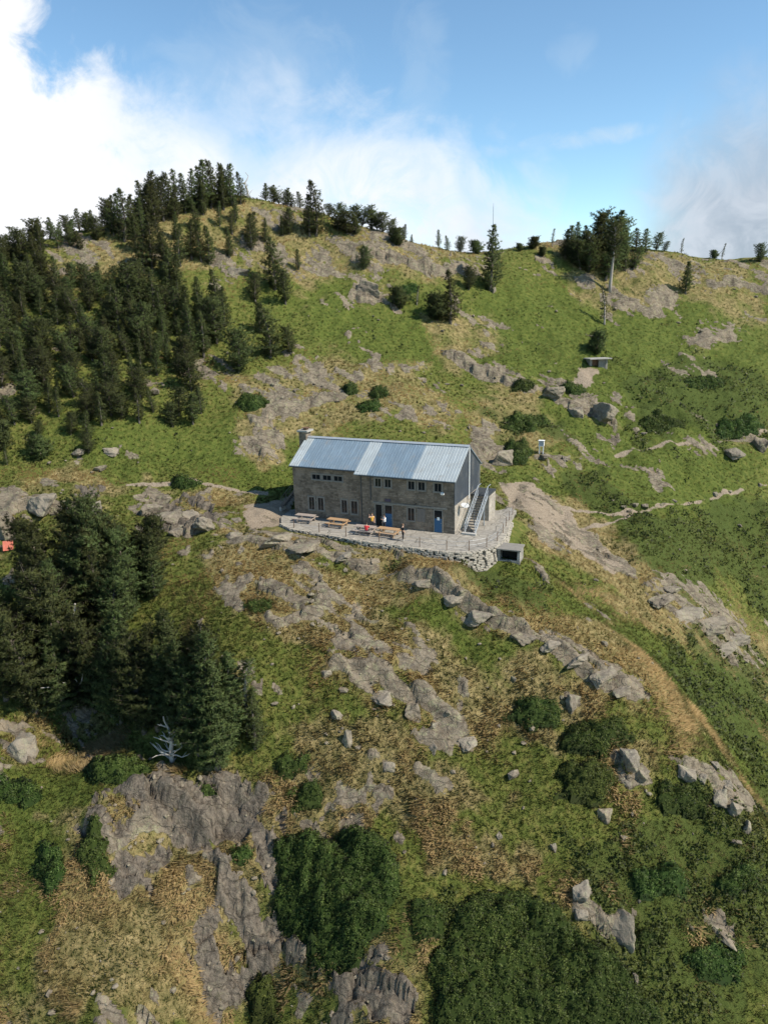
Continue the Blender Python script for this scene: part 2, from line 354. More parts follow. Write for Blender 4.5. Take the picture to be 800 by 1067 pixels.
PATHS = line_region([(530, 527), (580, 526), (640, 532), (690, 528), (740, 517), (800, 504)], 1.3) + line_region([(600, 546), (640, 540), (660, 531)], 1.5) + line_region([(640, 470), (720, 462), (800, 448)], .9) + line_region([(130, 508), (200, 503), (280, 515)], 1.8)
SOLID = [0, 1, 2, 3, 4, 40, 41]
M_SOLID = region([ROCK[k] for k in SOLID], .5, .55, 1.8, 1)
M_BROKE = region([r for k, r in enumerate(ROCK) if k not in SOLID], 1.6, .8, 2.2, 41)
M_NEAR = region(ROCK, 3.0, .8, 2.2, 21, grow=1.0)
M_DRY = region(DRY, 3.0, 1.6, 4.0, 50) * (1 - .26 * sstep(YY, 80, 95))
M_DRY = np.maximum(M_DRY, M_NEAR * .62 * (1 - .3 * sstep(YY, 80, 95)))
M_LUSH = region(LUSH, 5.0, 1.6, 5.0, 80)
M_HEATH = region(HEATH, 2.5, 2.2, 4.0, 120)
M_SOIL = np.maximum(region(SOIL, .8, .5, 1.5, 160), region(PATHS, .3, .12, 1.5, 170))
ca, sa = math.cos(math.radians(-32)), math.sin(math.radians(-32))
RX, RY = XX * ca + YY * sa, -XX * sa + YY * ca
bed = fbm(RX / 4.2, RY / 1.1, 331, 4, .62) * 1.25 + fbm(RX / 1.1, RY / .5, 341, 2) * .55
M_ROCK = np.maximum(M_SOLID * sstep(bed + .50, .02, .24), sstep(M_BROKE * 1.0 + bed * 1.25, .80, 1.08) * sstep(M_BROKE, .02, .25))
# small outcrops breaking through the turf of their own accord
stray = fbm(XX / 4.5, YY / 6.0, 301, 4, .6)
hi_ground = sstep(YY, 62, 80)
thin_turf = M_DRY * (0.16 + .10 * hi_ground) - M_LUSH * .10 - M_HEATH * .06
M_STRAY = sstep(stray + thin_turf + bed * .22 - .5 * ((XX > 5) & (XX < 13) & (YY > 37.5) & (YY < 45.5)), .44, .52)
M_ROCK = np.maximum(M_ROCK, M_STRAY * .95)
flat = np.zeros(XX.shape)
lx = (XX - HO[0]) * HR[0] + (YY - HO[1]) * HR[1]; ly = (XX - HO[0]) * HB[0] + (YY - HO[1]) * HB[1]
flat = sstep(lx, -22, -18.5) * (1 - sstep(lx, 4.5, 6.5)) * sstep(ly, -6.5, -4.0) * (1 - sstep(ly, 9.0, 12))
M_ROCK *= 1 - .7 * flat
# relief: swells, hummocks, tussocks, and split rock
REL = fbm(XX / 11, YY / 11, 401, 3) * 0.9 + fbm(XX / 3.6, YY / 3.6, 411, 3) * (0.38 + .40 * M_HEATH + .55 * hi_ground * M_LUSH) + fbm(XX / 1.1, YY / 1.1, 421, 2) * .13
REL *= (1 - .9 * flat)
wx, wy = fbm(XX / 2, YY / 2, 431, 3) * .9, fbm(XX / 2, YY / 2, 441, 3) * .9
e1, h1, t1 = voronoi_blocks((RX + wx) / 4.2, (RY + wy) / 1.5, 11)
e2, h2, t2 = voronoi_blocks((RX + wx) / 1.5, (RY + wy) / .6, 23)
ROCKREL = (h1 - .3) * 0.50 + t1 * 1.5 - (1 - sstep(e1, 0.0, .12)) * .22 + (h2 - .5) * .20 + t2 * .55 - (1 - sstep(e2, 0, .12)) * .07 + fbm(XX / .55, YY / .55, 451, 3) * .10
grow_rock = sstep(M_ROCK, .25, .75)
LEDGE = [([(330, 694), (352, 700), (388, 712), (424, 730), (452, 750), (500, 777)], 1.35), ([(404, 600), (434, 604), (462, 620), (490, 640), (520, 656), (560, 668)], 1.9), ([(560, 670), (600, 702), (640, 722), (668, 724)], .8),
 ([(560, 410), (600, 425), (625, 436), (650, 444)], 1.8), ([(455, 368), (510, 393), (550, 408)], 1.3), ([(352, 272), (400, 276), (450, 286), (505, 290)], 2.0), ([(262, 460), (290, 437), (330, 422), (370, 412)], .8), ([(155, 545), (195, 557), (225, 545)], 1.2),
 ([(75, 864), (115, 878), (150, 866), (190, 872), (225, 886)], .8), ([(640, 800), (656, 820), (675, 805)], .6), ([(703, 800), (740, 808), (768, 850)], .6), ([(676, 622), (710, 642), (770, 694)], .7), ([(230, 560), (330, 580), (410, 596)], .5), ([(360, 312), (385, 314), (402, 307)], .9), ([(640, 326), (685, 324), (712, 308)], .9), ([(730, 300), (765, 302), (815, 302)], 1.0), ([(270, 640), (290, 656), (345, 642)], .5), ([(718, 361), (768, 346)], .8), ([(0, 545), (30, 532), (110, 540)], 1.4), ([(590, 942), (630, 968), (657, 978)], .5)]
STEP = np.zeros(XX.shape); LEDGEROCK = np.zeros(XX.shape)
jag = fbm(XX / 3.8, YY / 3.8, 701, 4, .5) * 1.6 + fbm(XX / .8, YY / .8, 711, 2) * .16
for pl, amp in LEDGE:
    p = np.array(pl, float); Q = ground(p[:, 0], p[:, 1])[:, :2]; sc = max(1.0, np.hypot(*Q.mean(0)) / 62)
    best = np.full(XX.shape, 1e9); sgn = np.zeros(XX.shape); ends = np.zeros(XX.shape); tot = 0; Ls = np.hypot(*np.diff(Q, axis=0).T); LT = Ls.sum()
    lo, hi = Q.min(0) - 7 * sc, Q.max(0) + 7 * sc; i0, i1 = np.searchsorted(GX, [lo[0], hi[0]]); j0, j1 = np.searchsorted(GY, [lo[1], hi[1]]); sl_ = (slice(j0, j1), slice(i0, i1)); x, y = XX[sl_], YY[sl_]
    best = np.full(x.shape, 1e9); sg = np.zeros(x.shape); along = np.zeros(x.shape)
    for (ax_, ay_), (bx_, by_), l_ in zip(Q, Q[1:], Ls):
        ex, ey = (bx_ - ax_) / l_, (by_ - ay_) / l_; t = np.clip((x - ax_) * ex + (y - ay_) * ey, 0, l_); d = np.hypot(x - ax_ - t * ex, y - ay_ - t * ey); n_ = d < best
        best = np.where(n_, d, best); sg = np.where(n_, np.sign(-(x - ax_) * ey + (y - ay_) * ex), sg); along = np.where(n_, tot + t, along); tot += l_
    if (Q[-1, 0] - Q[0, 0]) < 0: sg = -sg
    s_ = best * sg + jag[sl_] * .8 * sc; end = sstep(along, 0, .15 * LT) * sstep(LT - along, 0, .15 * LT) * sstep(best, 6 * sc, 4 * sc)
    STEP[sl_] = np.maximum(STEP[sl_], amp * .72 * sstep(s_, -.12, .25) * np.exp(-np.maximum(s_, 0) / (2.0 * sc)) * end * (.55 + .9 * np.abs(fbm(x / 2.2, y / 2.2, 721, 3) + .35)))
    LEDGEROCK[sl_] = np.maximum(LEDGEROCK[sl_], sstep(s_, -.45 * sc, -.1) * sstep(s_, 1.0 * sc, .25 * sc) * end)
M_ROCK = np.maximum(M_ROCK, LEDGEROCK * (1 - .7 * flat)); grow_rock = sstep(M_ROCK, .25, .75)
LAND = BASE + STEP * (1 - flat) + REL + grow_rock * (ROCKREL * (1 - .75 * flat) * (.72 - .20 * hi_ground + .75 * M_SOLID) + .07)
# never higher than the terrace, the hut floor or the plinth
fp = (lx > -23.5) & (lx < 5.2) & (ly > -6.0) & (ly < 10.5)
inside_t = sstep(lx, -21.0, -19.0) * (1 - sstep(lx, 4.2, 6.4)) * sstep(ly, -6.5, -4.6) * (1 - sstep(ly, 8.4, 10.5))
LAND = np.where(inside_t > 0, LAND * (1 - inside_t) + np.minimum(LAND, -.22) * inside_t, LAND)

def new_mesh(name, V, F, smooth=True):
    """fast mesh from arrays; F is an (n,3) or (n,4) array"""
    me = bpy.data.meshes.new(name); V = np.ascontiguousarray(V, np.float32); F = np.ascontiguousarray(F, np.int32)
    me.vertices.add(len(V)); me.vertices.foreach_set('co', V.ravel())
    k = F.shape[1]; me.loops.add(F.size); me.polygons.add(len(F))
    me.loops.foreach_set('vertex_index', F.ravel()); me.polygons.foreach_set('loop_start', np.arange(0, F.size, k, dtype=np.int32))
    try: me.polygons.foreach_set('loop_total', np.full(len(F), k, np.int32))
    except Exception: pass
    me.update(calc_edges=True); me.polygons.foreach_set('use_smooth', np.full(len(F), smooth)); return me
def attr_col(me, name, A):
    a = me.color_attributes.new(name, 'FLOAT_COLOR', 'POINT')
    B = np.ones((len(A), 4), np.float32); A = np.asarray(A); B[:, :A.shape[1]] = A; a.data.foreach_set('color', B.ravel())
def link(name, me, mat=None, parent=None):
    o = bpy.data.objects.new(name, me); C.objects.link(o)
    if mat is not None: me.materials.append(mat)
    if parent is not None: o.parent = parent
    return o
def tag(o, label=None, cat=None, group=None, kind=None):
    if label: o['label'] = label
    if cat: o['category'] = cat
    if group: o['group'] = group
    if kind: o['kind'] = kind
    return o
def thing(name, label, cat, loc=(0, 0, 0), rz=0.0, group=None):
    o = bpy.data.objects.new(name, None); C.objects.link(o); o.location = loc; o.rotation_euler = (0, 0, rz); o.empty_display_size = .3
    return tag(o, label, cat, group)

# ------------------------------------------------------------------ materials
def newmat(name):
    m = bpy.data.materials.new(name); m.use_nodes = True; return m, NT(m.node_tree)
def finish(g, col, rough=.85, spec=.3, bump=None, bstr=.4, bdist=.05, metal=0.0):
    out = g.n('ShaderNodeOutputMaterial'); p = g.n('ShaderNodeBsdfPrincipled')
    g.val(col if not isinstance(col, tuple) else (*col, 1), p.inputs['Base Color']); g.val(rough, p.inputs['Roughness']); p.inputs['Specular IOR Level'].default_value = spec; g.val(metal, p.inputs['Metallic'])
    if bump is not None:
        b = g.n('ShaderNodeBump', i_Strength=bstr, i_Distance=bdist); g.l(bump, b.inputs['Height']); g.l(b.outputs[0], p.inputs['Normal'])
    g.l(p.outputs[0], out.inputs[0]); return p
def rock_colour(g, P):
    a = g.noise(P, .55, 5, .6, .4); b = g.noise(P, 3.2, 6, .65, .2); c = g.noise(P, 14, 4, .6)
    col = g.ramp(a, [(.3, (.082, .067, .050)), (.46, (.140, .114, .083)), (.60, (.215, .178, .128)), (.78, (.215, .155, .10))])
    col = g.mix(g.smooth(b, .42, .66), col, g.mix(.4, col, (.31, .268, .205)))
    lich = g.math('MULTIPLY', g.smooth(g.noise(P, 1.7, 5, .6, .6), .52, .62), g.smooth(c, .42, .58))
    col = g.mix(g.math('MULTIPLY', lich, .55), col, (.30, .31, .17))
    dark = g.math('MULTIPLY', g.smooth(g.noise(P, 1.1, 6, .7, 1.2), .56, .66), g.smooth(c, .35, .6))
    col = g.mix(g.math('MULTIPLY', dark, .6), col, (.065, .062, .06))
    return col, b, c
def rock_bump(g, P, b, c):
    mp = g.n('ShaderNodeMapping'); mp.inputs['Rotation'].default_value = (.15, .1, math.radians(-32)); mp.inputs['Scale'].default_value = (.42, 1.5, .9)
    ds = g.n('ShaderNodeVectorMath', operation='ADD'); nz = g.n('ShaderNodeTexNoise', i_Scale=.9, i_Detail=6.0, i_Roughness=.65); g.l(P, nz.inputs['Vector']); g.l(P, ds.inputs[0]); g.l(nz.outputs['Color'], ds.inputs[1]); g.l(ds.outputs[0], mp.inputs['Vector'])
    vo = g.n('ShaderNodeTexVoronoi', feature='DISTANCE_TO_EDGE', i_Scale=.8); g.l(mp.outputs[0], vo.inputs['Vector'])
    vo2 = g.n('ShaderNodeTexVoronoi', feature='F1', i_Scale=3.5); g.l(mp.outputs[0], vo2.inputs['Vector'])
    h = g.math('MULTIPLY', g.smooth(vo.outputs[0], 0, .05), .30)
    h = g.math('ADD', h, g.math('MULTIPLY', vo2.outputs[0], .22)); h = g.math('ADD', h, g.math('MULTIPLY', b, .8)); h = g.math('ADD', h, g.math('MULTIPLY', c, .25))
    return h, vo.outputs[0]
def land_material():
    m, g = newmat('alpine_ground')
    at = g.n('ShaderNodeVertexColor', layer_name='cover'); sp = g.n('ShaderNodeSeparateColor'); g.l(at.outputs[0], sp.inputs[0])
    at2 = g.n('ShaderNodeVertexColor', layer_name='cover_more'); sp2 = g.n('ShaderNodeSeparateColor'); g.l(at2.outputs[0], sp2.inputs[0])
    rock, dry, lush = sp.outputs; heath, soil, cliff = sp2.outputs
    ge = g.n('ShaderNodeNewGeometry'); P = ge.outputs['Position']
    n1 = g.noise(P, .35, 6, .6, .3); n2 = g.noise(P, 1.6, 6, .65, .4); n3 = g.noise(P, 7, 5, .65)
    grass = g.ramp(n2, [(.30, (.055, .072, .014)), (.46, (.095, .115, .024)), (.58, (.140, .142, .036)), (.72, (.19, .165, .055))])
    lushc = g.ramp(n2, [(.30, (.042, .062, .011)), (.50, (.082, .108, .020)), (.68, (.125, .14, .030))])
    dryc = g.ramp(n2, [(.30, (.09, .085, .03)), (.46, (.175, .145, .06)), (.62, (.28, .22, .10)), (.75, (.37, .29, .15))])
    col = g.mix(g.math('MULTIPLY', lush, .9), grass, lushc)
    d = g.smooth(g.math('ADD', dry, g.math('MULTIPLY', g.math('SUBTRACT', n1, .5), 1.6)), .3, .9)
    col = g.mix(d, col, dryc)
    hc = g.ramp(n3, [(.3, (.030, .044, .011)), (.55, (.06, .082, .018)), (.75, (.095, .11, .03))])
    col = g.mix(g.math('MULTIPLY', g.smooth(g.math('ADD', heath, g.math('MULTIPLY', g.math('SUBTRACT', n2, .5), 1.6)), .35, .9), .8), col, hc)
    sc = g.ramp(n3, [(.3, (.17, .13, .09)), (.55, (.29, .235, .175)), (.75, (.38, .32, .25))])
    s = g.smooth(g.math('ADD', soil, g.math('MULTIPLY', g.math('SUBTRACT', n2, .5), .9)), .35, .7)
    col = g.mix(s, col, sc)
    rc, b, c = rock_colour(g, P); rh, crack = rock_bump(g, P, b, c)
    rc = g.mix(g.math('MULTIPLY', g.math('SUBTRACT', 1.0, g.smooth(crack, 0, .035)), g.math('MULTIPLY', g.smooth(b, .48, .62), .62)), rc, (.04, .042, .035))
    cs = g.n('ShaderNodeMapping'); cs.inputs['Scale'].default_value = (1.6, 1.6, .22); g.l(P, cs.inputs['Vector']); st = g.noise(cs.outputs[0], 2.6, 6, .65, .6)
    ccol = g.ramp(st, [(.32, (.030, .026, .022)), (.44, (.088, .074, .060)), (.56, (.150, .126, .100)), (.70, (.23, .19, .14))])
    rc = g.mix(g.math('MULTIPLY', cliff, .8), rc, ccol)
    r = g.smooth(g.math('ADD', rock, g.math('MULTIPLY', g.math('SUBTRACT', n3, .5), .9)), .42, .60)
    col = g.mix(r, col, rc)
    gh = g.math('ADD', g.math('MULTIPLY', n3, .8), g.math('MULTIPLY', n2, .6))
    mh = g.n('ShaderNodeMix', data_type='FLOAT'); g.l(r, mh.inputs[0]); g.l(gh, mh.inputs[2]); g.l(rh, mh.inputs[3])
    finish(g, col, .92, .15, mh.outputs[0], 1.0, .22)
    return m
MAT_LAND = land_material()
def stone_mat():
    m, g = newmat('mountain_rock'); tc = g.n('ShaderNodeTexCoord'); oi = g.n('ShaderNodeObjectInfo')
    va = g.n('ShaderNodeVectorMath', operation='ADD'); vs = g.n('ShaderNodeVectorMath', operation='SCALE'); ge = g.n('ShaderNodeNewGeometry')
    g.l(ge.outputs['Position'], va.inputs[0]); P = ge.outputs['Position']
    rc, b, c = rock_colour(g, P); rh, crack = rock_bump(g, P, b, c)
    rc = g.mix(g.math('MULTIPLY', oi.outputs['Random'], .35), rc, (.27, .248, .21))
    finish(g, rc, .9, .2, rh, .8, .10); return m
MAT_ROCK = stone_mat()
def mass_normal(g, *sockets):
    a = g.n('ShaderNodeAttribute', attribute_name='mass_normal'); vt = g.n('ShaderNodeVectorTransform', vector_type='NORMAL', convert_from='OBJECT', convert_to='WORLD')
    g.l(a.outputs['Vector'], vt.inputs[0])
    for k in sockets: g.l(vt.outputs[0], k)
def put_normal(me, A):
    a = me.attributes.new('mass_normal', 'FLOAT_VECTOR', 'POINT'); A = np.asarray(A, np.float32); a.data.foreach_set('vector', np.ascontiguousarray(A).ravel())
def unit(A): return A / (np.linalg.norm(A, axis=-1, keepdims=True) + 1e-9)
def leafy(name, dark, light, tips=None, sheen=.25, trans=.25, rnd=.35):
    """foliage: colour by the clump's own tint value and the object's own chance"""
    m, g = newmat(name); at = g.n('ShaderNodeVertexColor', layer_name='tint'); sp = g.n('ShaderNodeSeparateColor'); g.l(at.outputs[0], sp.inputs[0])
    oi = g.n('ShaderNodeObjectInfo')
    col = g.mix(sp.outputs[0], dark, light)
    if tips: col = g.mix(g.math('MULTIPLY', sp.outputs[1], .8), col, tips)
    hs = g.n('ShaderNodeHueSaturation'); g.l(col, hs.inputs['Color'])
    g.l(g.math('ADD', g.math('MULTIPLY', g.math('SUBTRACT', oi.outputs['Random'], .5), rnd * 1.3), 1.12), hs.inputs['Value'])
    g.l(g.math('ADD', g.math('MULTIPLY', g.math('SUBTRACT', oi.outputs['Random'], .5), .05), .5), hs.inputs['Hue'])
    out = g.n('ShaderNodeOutputMaterial'); p = g.n('ShaderNodeBsdfPrincipled', i_Roughness=.6); p.inputs['Specular IOR Level'].default_value = sheen
    tr = g.n('ShaderNodeBsdfTranslucent'); mx = g.n('ShaderNodeMixShader', i_0=trans)
    mass_normal(g, p.inputs['Normal'], tr.inputs['Normal']); g.l(hs.outputs[0], p.inputs['Base Color']); g.l(hs.outputs[0], tr.inputs[0]); g.l(p.outputs[0], mx.inputs[1]); g.l(tr.outputs[0], mx.inputs[2]); g.l(mx.outputs[0], out.inputs[0])
    return m
def attr_mat(name, rough=.8, trans=.3):
    m, g = newmat(name); at = g.n('ShaderNodeVertexColor', layer_name='tint')
    out = g.n('ShaderNodeOutputMaterial'); p = g.n('ShaderNodeBsdfPrincipled', i_Roughness=rough); p.inputs['Specular IOR Level'].default_value = .15
    tr = g.n('ShaderNodeBsdfTranslucent'); mx = g.n('ShaderNodeMixShader', i_0=trans)
    mass_normal(g, p.inputs['Normal'], tr.inputs['Normal']); g.l(at.outputs[0], p.inputs['Base Color']); g.l(at.outputs[0], tr.inputs[0]); g.l(p.outputs[0], mx.inputs[1]); g.l(tr.outputs[0], mx.inputs[2]); g.l(mx.outputs[0], out.inputs[0])
    return m
MAT_NEEDLE = leafy('pine_needles', (.050, .074, .024), (.165, .205, .066), (.22, .235, .10), .2, .5, .6)
MAT_SHRUB = leafy('rhododendron_leaves', (.050, .090, .020), (.160, .235, .055), (.22, .29, .085), .3, .5, .25)
MAT_BRIGHT = leafy('juniper_leaves', (.070, .105, .024), (.180, .240, .056), (.23, .28, .09), .3, .5, .25)
MAT_GRASS = attr_mat('grass_blades', .75, .5)
MAT_HEATH = leafy('heath_leaves', (.070, .092, .025), (.165, .190, .052), (.22, .23, .08), .25, .5, .1)
def simple(name, col, rough=.8, var=.2, scale=3.0, bump=.0, spec=.3, metal=0.0, obj=True, stretch=(1, 1, 1)):
    m, g = newmat(name); tc = g.n('ShaderNodeTexCoord'); mp = g.n('ShaderNodeMapping'); mp.inputs['Scale'].default_value = stretch; g.l(tc.outputs['Object'], mp.inputs['Vector'])
    n = g.noise(mp.outputs[0], scale, 6, .6, .3)
    c = g.ramp(n, [(.25, tuple(x * (1 - var) for x in col)), (.5, col), (.75, tuple(min(1, x * (1 + var)) for x in col))])
    finish(g, c, rough, spec, n if bump else None, bump, .03, metal); return m
MAT_BARK = simple('pine_bark', (.135, .115, .095), .95, .4, 6, .4, stretch=(1, 1, .3))
MAT_PALEBARK = simple('pale_bark', (.30, .27, .235), .95, .3, 5, .3, stretch=(1, 1, .3))
MAT_DEAD = simple('bleached_wood', (.40, .375, .34), .9, .25, 5, .3, stretch=(1, 1, .4))

# ------------------------------------------------------------------ the ground: one sheet out to the horizon
def build_land():
    outx = [GX[0] - d for d in (6, 14, 30, 60, 120, 260, 600, 1500, 4000)][::-1]; outx2 = [GX[-1] + d for d in (6, 14, 30, 60, 120, 260, 600, 1500, 4000)]
    outy = [GY[0] - d for d in (3, 8, 18, 40, 90, 200, 500, 1500, 4000)][::-1]; outy2 = [GY[-1] + d for d in (5, 14, 30, 60, 120, 260, 600, 1500, 4000)]
    ax = np.concatenate([outx, GX, outx2]); ay = np.concatenate([outy, GY, outy2])
    X, Y = np.meshgrid(ax, ay); cxx, cyy = np.clip(X, GX[0], GX[-1]), np.clip(Y, GY[0], GY[-1])
    d = np.hypot(X - cxx, Y - cyy); Z = sample(LAND, cxx, cyy)
    Z = np.where(d > 0, np.maximum(Z - .62 * d, np.minimum(Z, -260.0)), Z)
    V = np.stack([X.ravel(), Y.ravel(), Z.ravel()], 1); nx, ny = len(ax), len(ay)
    i = np.arange(nx * ny).reshape(ny, nx)
    F = np.stack([i[:-1, :-1].ravel(), i[:-1, 1:].ravel(), i[1:, 1:].ravel(), i[1:, :-1].ravel()], 1)
    me = new_mesh('ground', V, F)
    S = lambda M: sample(M, cxx.ravel(), cyy.ravel())
    attr_col(me, 'cover', np.stack([S(M_ROCK), S(M_DRY), S(M_LUSH)], 1)); attr_col(me, 'cover_more', np.stack([S(M_HEATH), S(M_SOIL), S(M_SOLID)], 1))
    return tag(link('ground', me, MAT_LAND), kind='structure')
build_land()
GRADY, GRADX = np.gradient(upsample(tps(XX[::3, ::3], YY[::3, ::3]), GX, GY), GY, GX)

# ------------------------------------------------------------------ turf: tussocks of grass, green to straw
def scatter(y0, y1, step, keep):
    n_x = int(2 * (.62 * y1 + 7) / step); ys = np.arange(y0, y1, step)
    X, Y = np.meshgrid(np.linspace(-.62 * y1 - 7, .62 * y1 + 7, n_x), ys)
    X = (X + rng.uniform(-.6, .6, X.shape) * step).ravel(); Y = (Y + rng.uniform(-.6, .6, Y.shape) * step).ravel()
    ok = (np.abs(X) < .68 * Y + 9) & (X > GX[0] + 1) & (X < GX[-1] - 1) & (Y > GY[0] + .5) & (Y < GY[-1] - 1); X, Y = X[ok], Y[ok]
    Z = sample(LAND, X, Y); u, v, d = project(np.stack([X, Y, Z], 1))
    ok = (v < 1110) & (v > 120) & (u > -110) & (u < 910); X, Y, Z = X[ok], Y[ok], Z[ok]
    k = rng.random(len(X)) < keep(X, Y); return X[k], Y[k], Z[k]
def off_hut(X, Y, m=0.0):
    a = (X - HO[0]) * HR[0] + (Y - HO[1]) * HR[1]; b = (X - HO[0]) * HB[0] + (Y - HO[1]) * HB[1]
    return ~((a > -20.2 - m) & (a < 5.6 + m) & (b > -4.9 - m) & (b < 8.8 + m))
def build_grass():
    Xs, Ys, Zs, Sc = [], [], [], []
    def keep(X, Y):
        r, h, s = sample(M_ROCK, X, Y), sample(M_HEATH, X, Y), sample(M_SOIL, X, Y)
        return np.clip(1 - 1.5 * r, 0, 1) * (1 - .45 * h) * np.clip(1 - 1.3 * s, 0, 1) * off_hut(X, Y)
    for y0, y1, st, sc in ((27, 46, .20, .8), (46, 62, .24, .9), (62, 86, .34, .95), (86, 118, .50, 1.0), (118, 152, .72, 1.1)):
        x, y, z = scatter(y0, y1, st, keep); Xs.append(x); Ys.append(y); Zs.append(z); Sc.append(np.full(len(x), sc))
    X, Y, Z, Sc = map(np.concatenate, (Xs, Ys, Zs, Sc)); n = len(X); NB = 8
    dry = sample(M_DRY, X, Y); lush = sample(M_LUSH, X, Y); heath = sample(M_HEATH, X, Y)
    patch = fbm(X / 2.8, Y / 2.8, 501, 4, .6); big = fbm(X / 9, Y / 9, 511, 3)
    d = sstep(dry * (.74 - .06 * sstep(X, 8, 14)) + patch * 1.15 + big * .5 - lush * .28 + rng.normal(0, .07, n), .08, .80)
    size = Sc * rng.uniform(.6, 1.35, n) * (1 + .75 * d * sstep(Y, 62, 45) + .25 * d) * (1 - .2 * lush)
    sx, sy = sample(GRADX, X, Y), sample(GRADY, X, Y); sl = np.hypot(sx, sy) + 1e-6; dx, dy = -sx / sl, -sy / sl
    wind = fbm(X / 1.6, Y / 1.6, 521, 2) * 2.2
    ang = rng.uniform(0, 2 * math.pi, (n, NB)); lean = rng.uniform(.2, .75, (n, NB)); L = size[:, None] * rng.uniform(.18, .36, (n, NB)); w = size[:, None] * rng.uniform(.016, .034, (n, NB)) * 1.3
    rad = size[:, None] * rng.uniform(0, .13, (n, NB))
    droop = (.35 + .55 * d)[:, None]
    tx = np.cos(ang) * lean + (dx[:, None] + wind[:, None] * dy[:, None] * .5) * droop; ty = np.sin(ang) * lean + (dy[:, None] - wind[:, None] * dx[:, None] * .5) * droop; tz = .85 - .35 * droop * np.minimum(sl[:, None], 1)
    ln = np.sqrt(tx * tx + ty * ty + tz * tz); tx, ty, tz = tx / ln * L, ty / ln * L, tz / ln * L
    bx = X[:, None] + np.cos(ang) * rad; by = Y[:, None] + np.sin(ang) * rad; bz = Z[:, None] - .02 + (np.cos(ang) * rad * sx[:, None] + np.sin(ang) * rad * sy[:, None])
    # blade width runs across the blade and mostly level
    px, py = -ty, tx; pl = np.hypot(px, py) + 1e-9; px, py = px / pl * w, py / pl * w
    V = np.empty((n, NB, 3, 3), np.float32)
    V[:, :, 0] = np.stack([bx - px, by - py, bz], -1); V[:, :, 1] = np.stack([bx + px, by + py, bz], -1); V[:, :, 2] = np.stack([bx + tx, by + ty, bz + tz], -1)
    F = np.arange(n * NB * 3, dtype=np.int32).reshape(-1, 3)
    me = new_mesh('alpine_grass', V.reshape(-1, 3), F, False)
    g_lo, g_hi = np.array([.046, .062, .013]), np.array([.122, .130, .034]); l_lo, l_hi = np.array([.050, .066, .013]), np.array([.118, .130, .030]); s_lo, s_hi = np.array([.26, .20, .082]), np.array([.55, .41, .205])
    t = np.clip(rng.uniform(0, 1, n) * .35 + patch * (1.0 + .5 * sstep(Y, 75, 95)) + .75 * sstep(Y, 75, 95) * fbm(X / 5.5, Y / 2.0, 541, 4, .6) + .36 - .10 * sstep(Y, 75, 95), 0, 1)[:, None]
    green = (g_lo + (g_hi - g_lo) * t) * (1 - lush[:, None]) + (l_lo + (l_hi - l_lo) * t) * lush[:, None]
    green = green * (1 - .3 * heath[:, None])
    near_w = (1.12 + .2 * sstep(Y, 70, 52))[:, None]
    col = near_w * 1.1 * green * (1 - d[:, None]) + near_w * (s_lo + (s_hi - s_lo) * np.clip(t + .12, 0, 1)) * d[:, None]
    colb = np.repeat(col[:, None, :], NB, 1) * rng.uniform(.86, 1.14, (n, NB, 1))
    attr_col(me, 'tint', np.repeat(colb.reshape(-1, 3), 3, 0))
    gn = np.stack([-sx, -sy, np.ones(n)], 1); bl = np.stack([tx, ty, tz], -1) / L[:, :, None]
    mn = unit(unit(gn)[:, None, :] + bl * .55 + rng.normal(0, .14, (n, NB, 3))); put_normal(me, np.repeat(mn.reshape(-1, 3), 3, 0))
    return tag(link('alpine_grass', me, MAT_GRASS), 'tussocky mountain grass from green to straw covering the slope', 'grass', kind='stuff')
build_grass()

def clumps(P, N, size, k=9, leaf=.5, seed=0, tint=None, flat=.55):
    """leaf rosettes: k small leaves round each point P facing roughly along N. Returns vertices, faces, tint"""
    r = np.random.default_rng(seed); n = len(P); size = np.broadcast_to(size, (n,))
    D = r.normal(0, 1, (n, k, 3)); D /= np.linalg.norm(D, axis=2, keepdims=True)
    D = D + N[:, None, :] * (1.0 - flat) * 1.6; D /= np.linalg.norm(D, axis=2, keepdims=True)
    base = P[:, None, :] + D * (size[:, None, None] * r.uniform(.1, .7, (n, k, 1)))
    W = np.cross(D, r.normal(0, 1, (n, k, 3))); W /= np.linalg.norm(W, axis=2, keepdims=True) + 1e-9
    L = size[:, None, None] * r.uniform(.6, 1.1, (n, k, 1)); w = L * leaf * .5
    V = np.empty((n, k, 4, 3), np.float32)
    V[:, :, 0] = base; V[:, :, 1] = base + D * L * .5 + W * w; V[:, :, 2] = base + D * L; V[:, :, 3] = base + D * L * .5 - W * w
    F = np.arange(n * k * 4, dtype=np.int32).reshape(-1, 4)
    t = r.uniform(0, 1, n) if tint is None else tint
    T = np.repeat(np.clip(t[:, None] + r.normal(0, .18, (n, k)), 0, 1).reshape(-1, 1), 4, 0)
    tip = np.tile(np.array([[0], [.25], [1.0], [.25]], np.float32), (n * k, 1)) * np.repeat(r.uniform(0, 1, (n * k, 1)), 4, 0)
    global CLUMP_N
    CLUMP_N = np.repeat(unit(N[:, None, :] * 1.0 + D * .75).reshape(-1, 3), 4, 0)
    return V.reshape(-1, 3), F, np.concatenate([T, tip, 0 * T], 1)

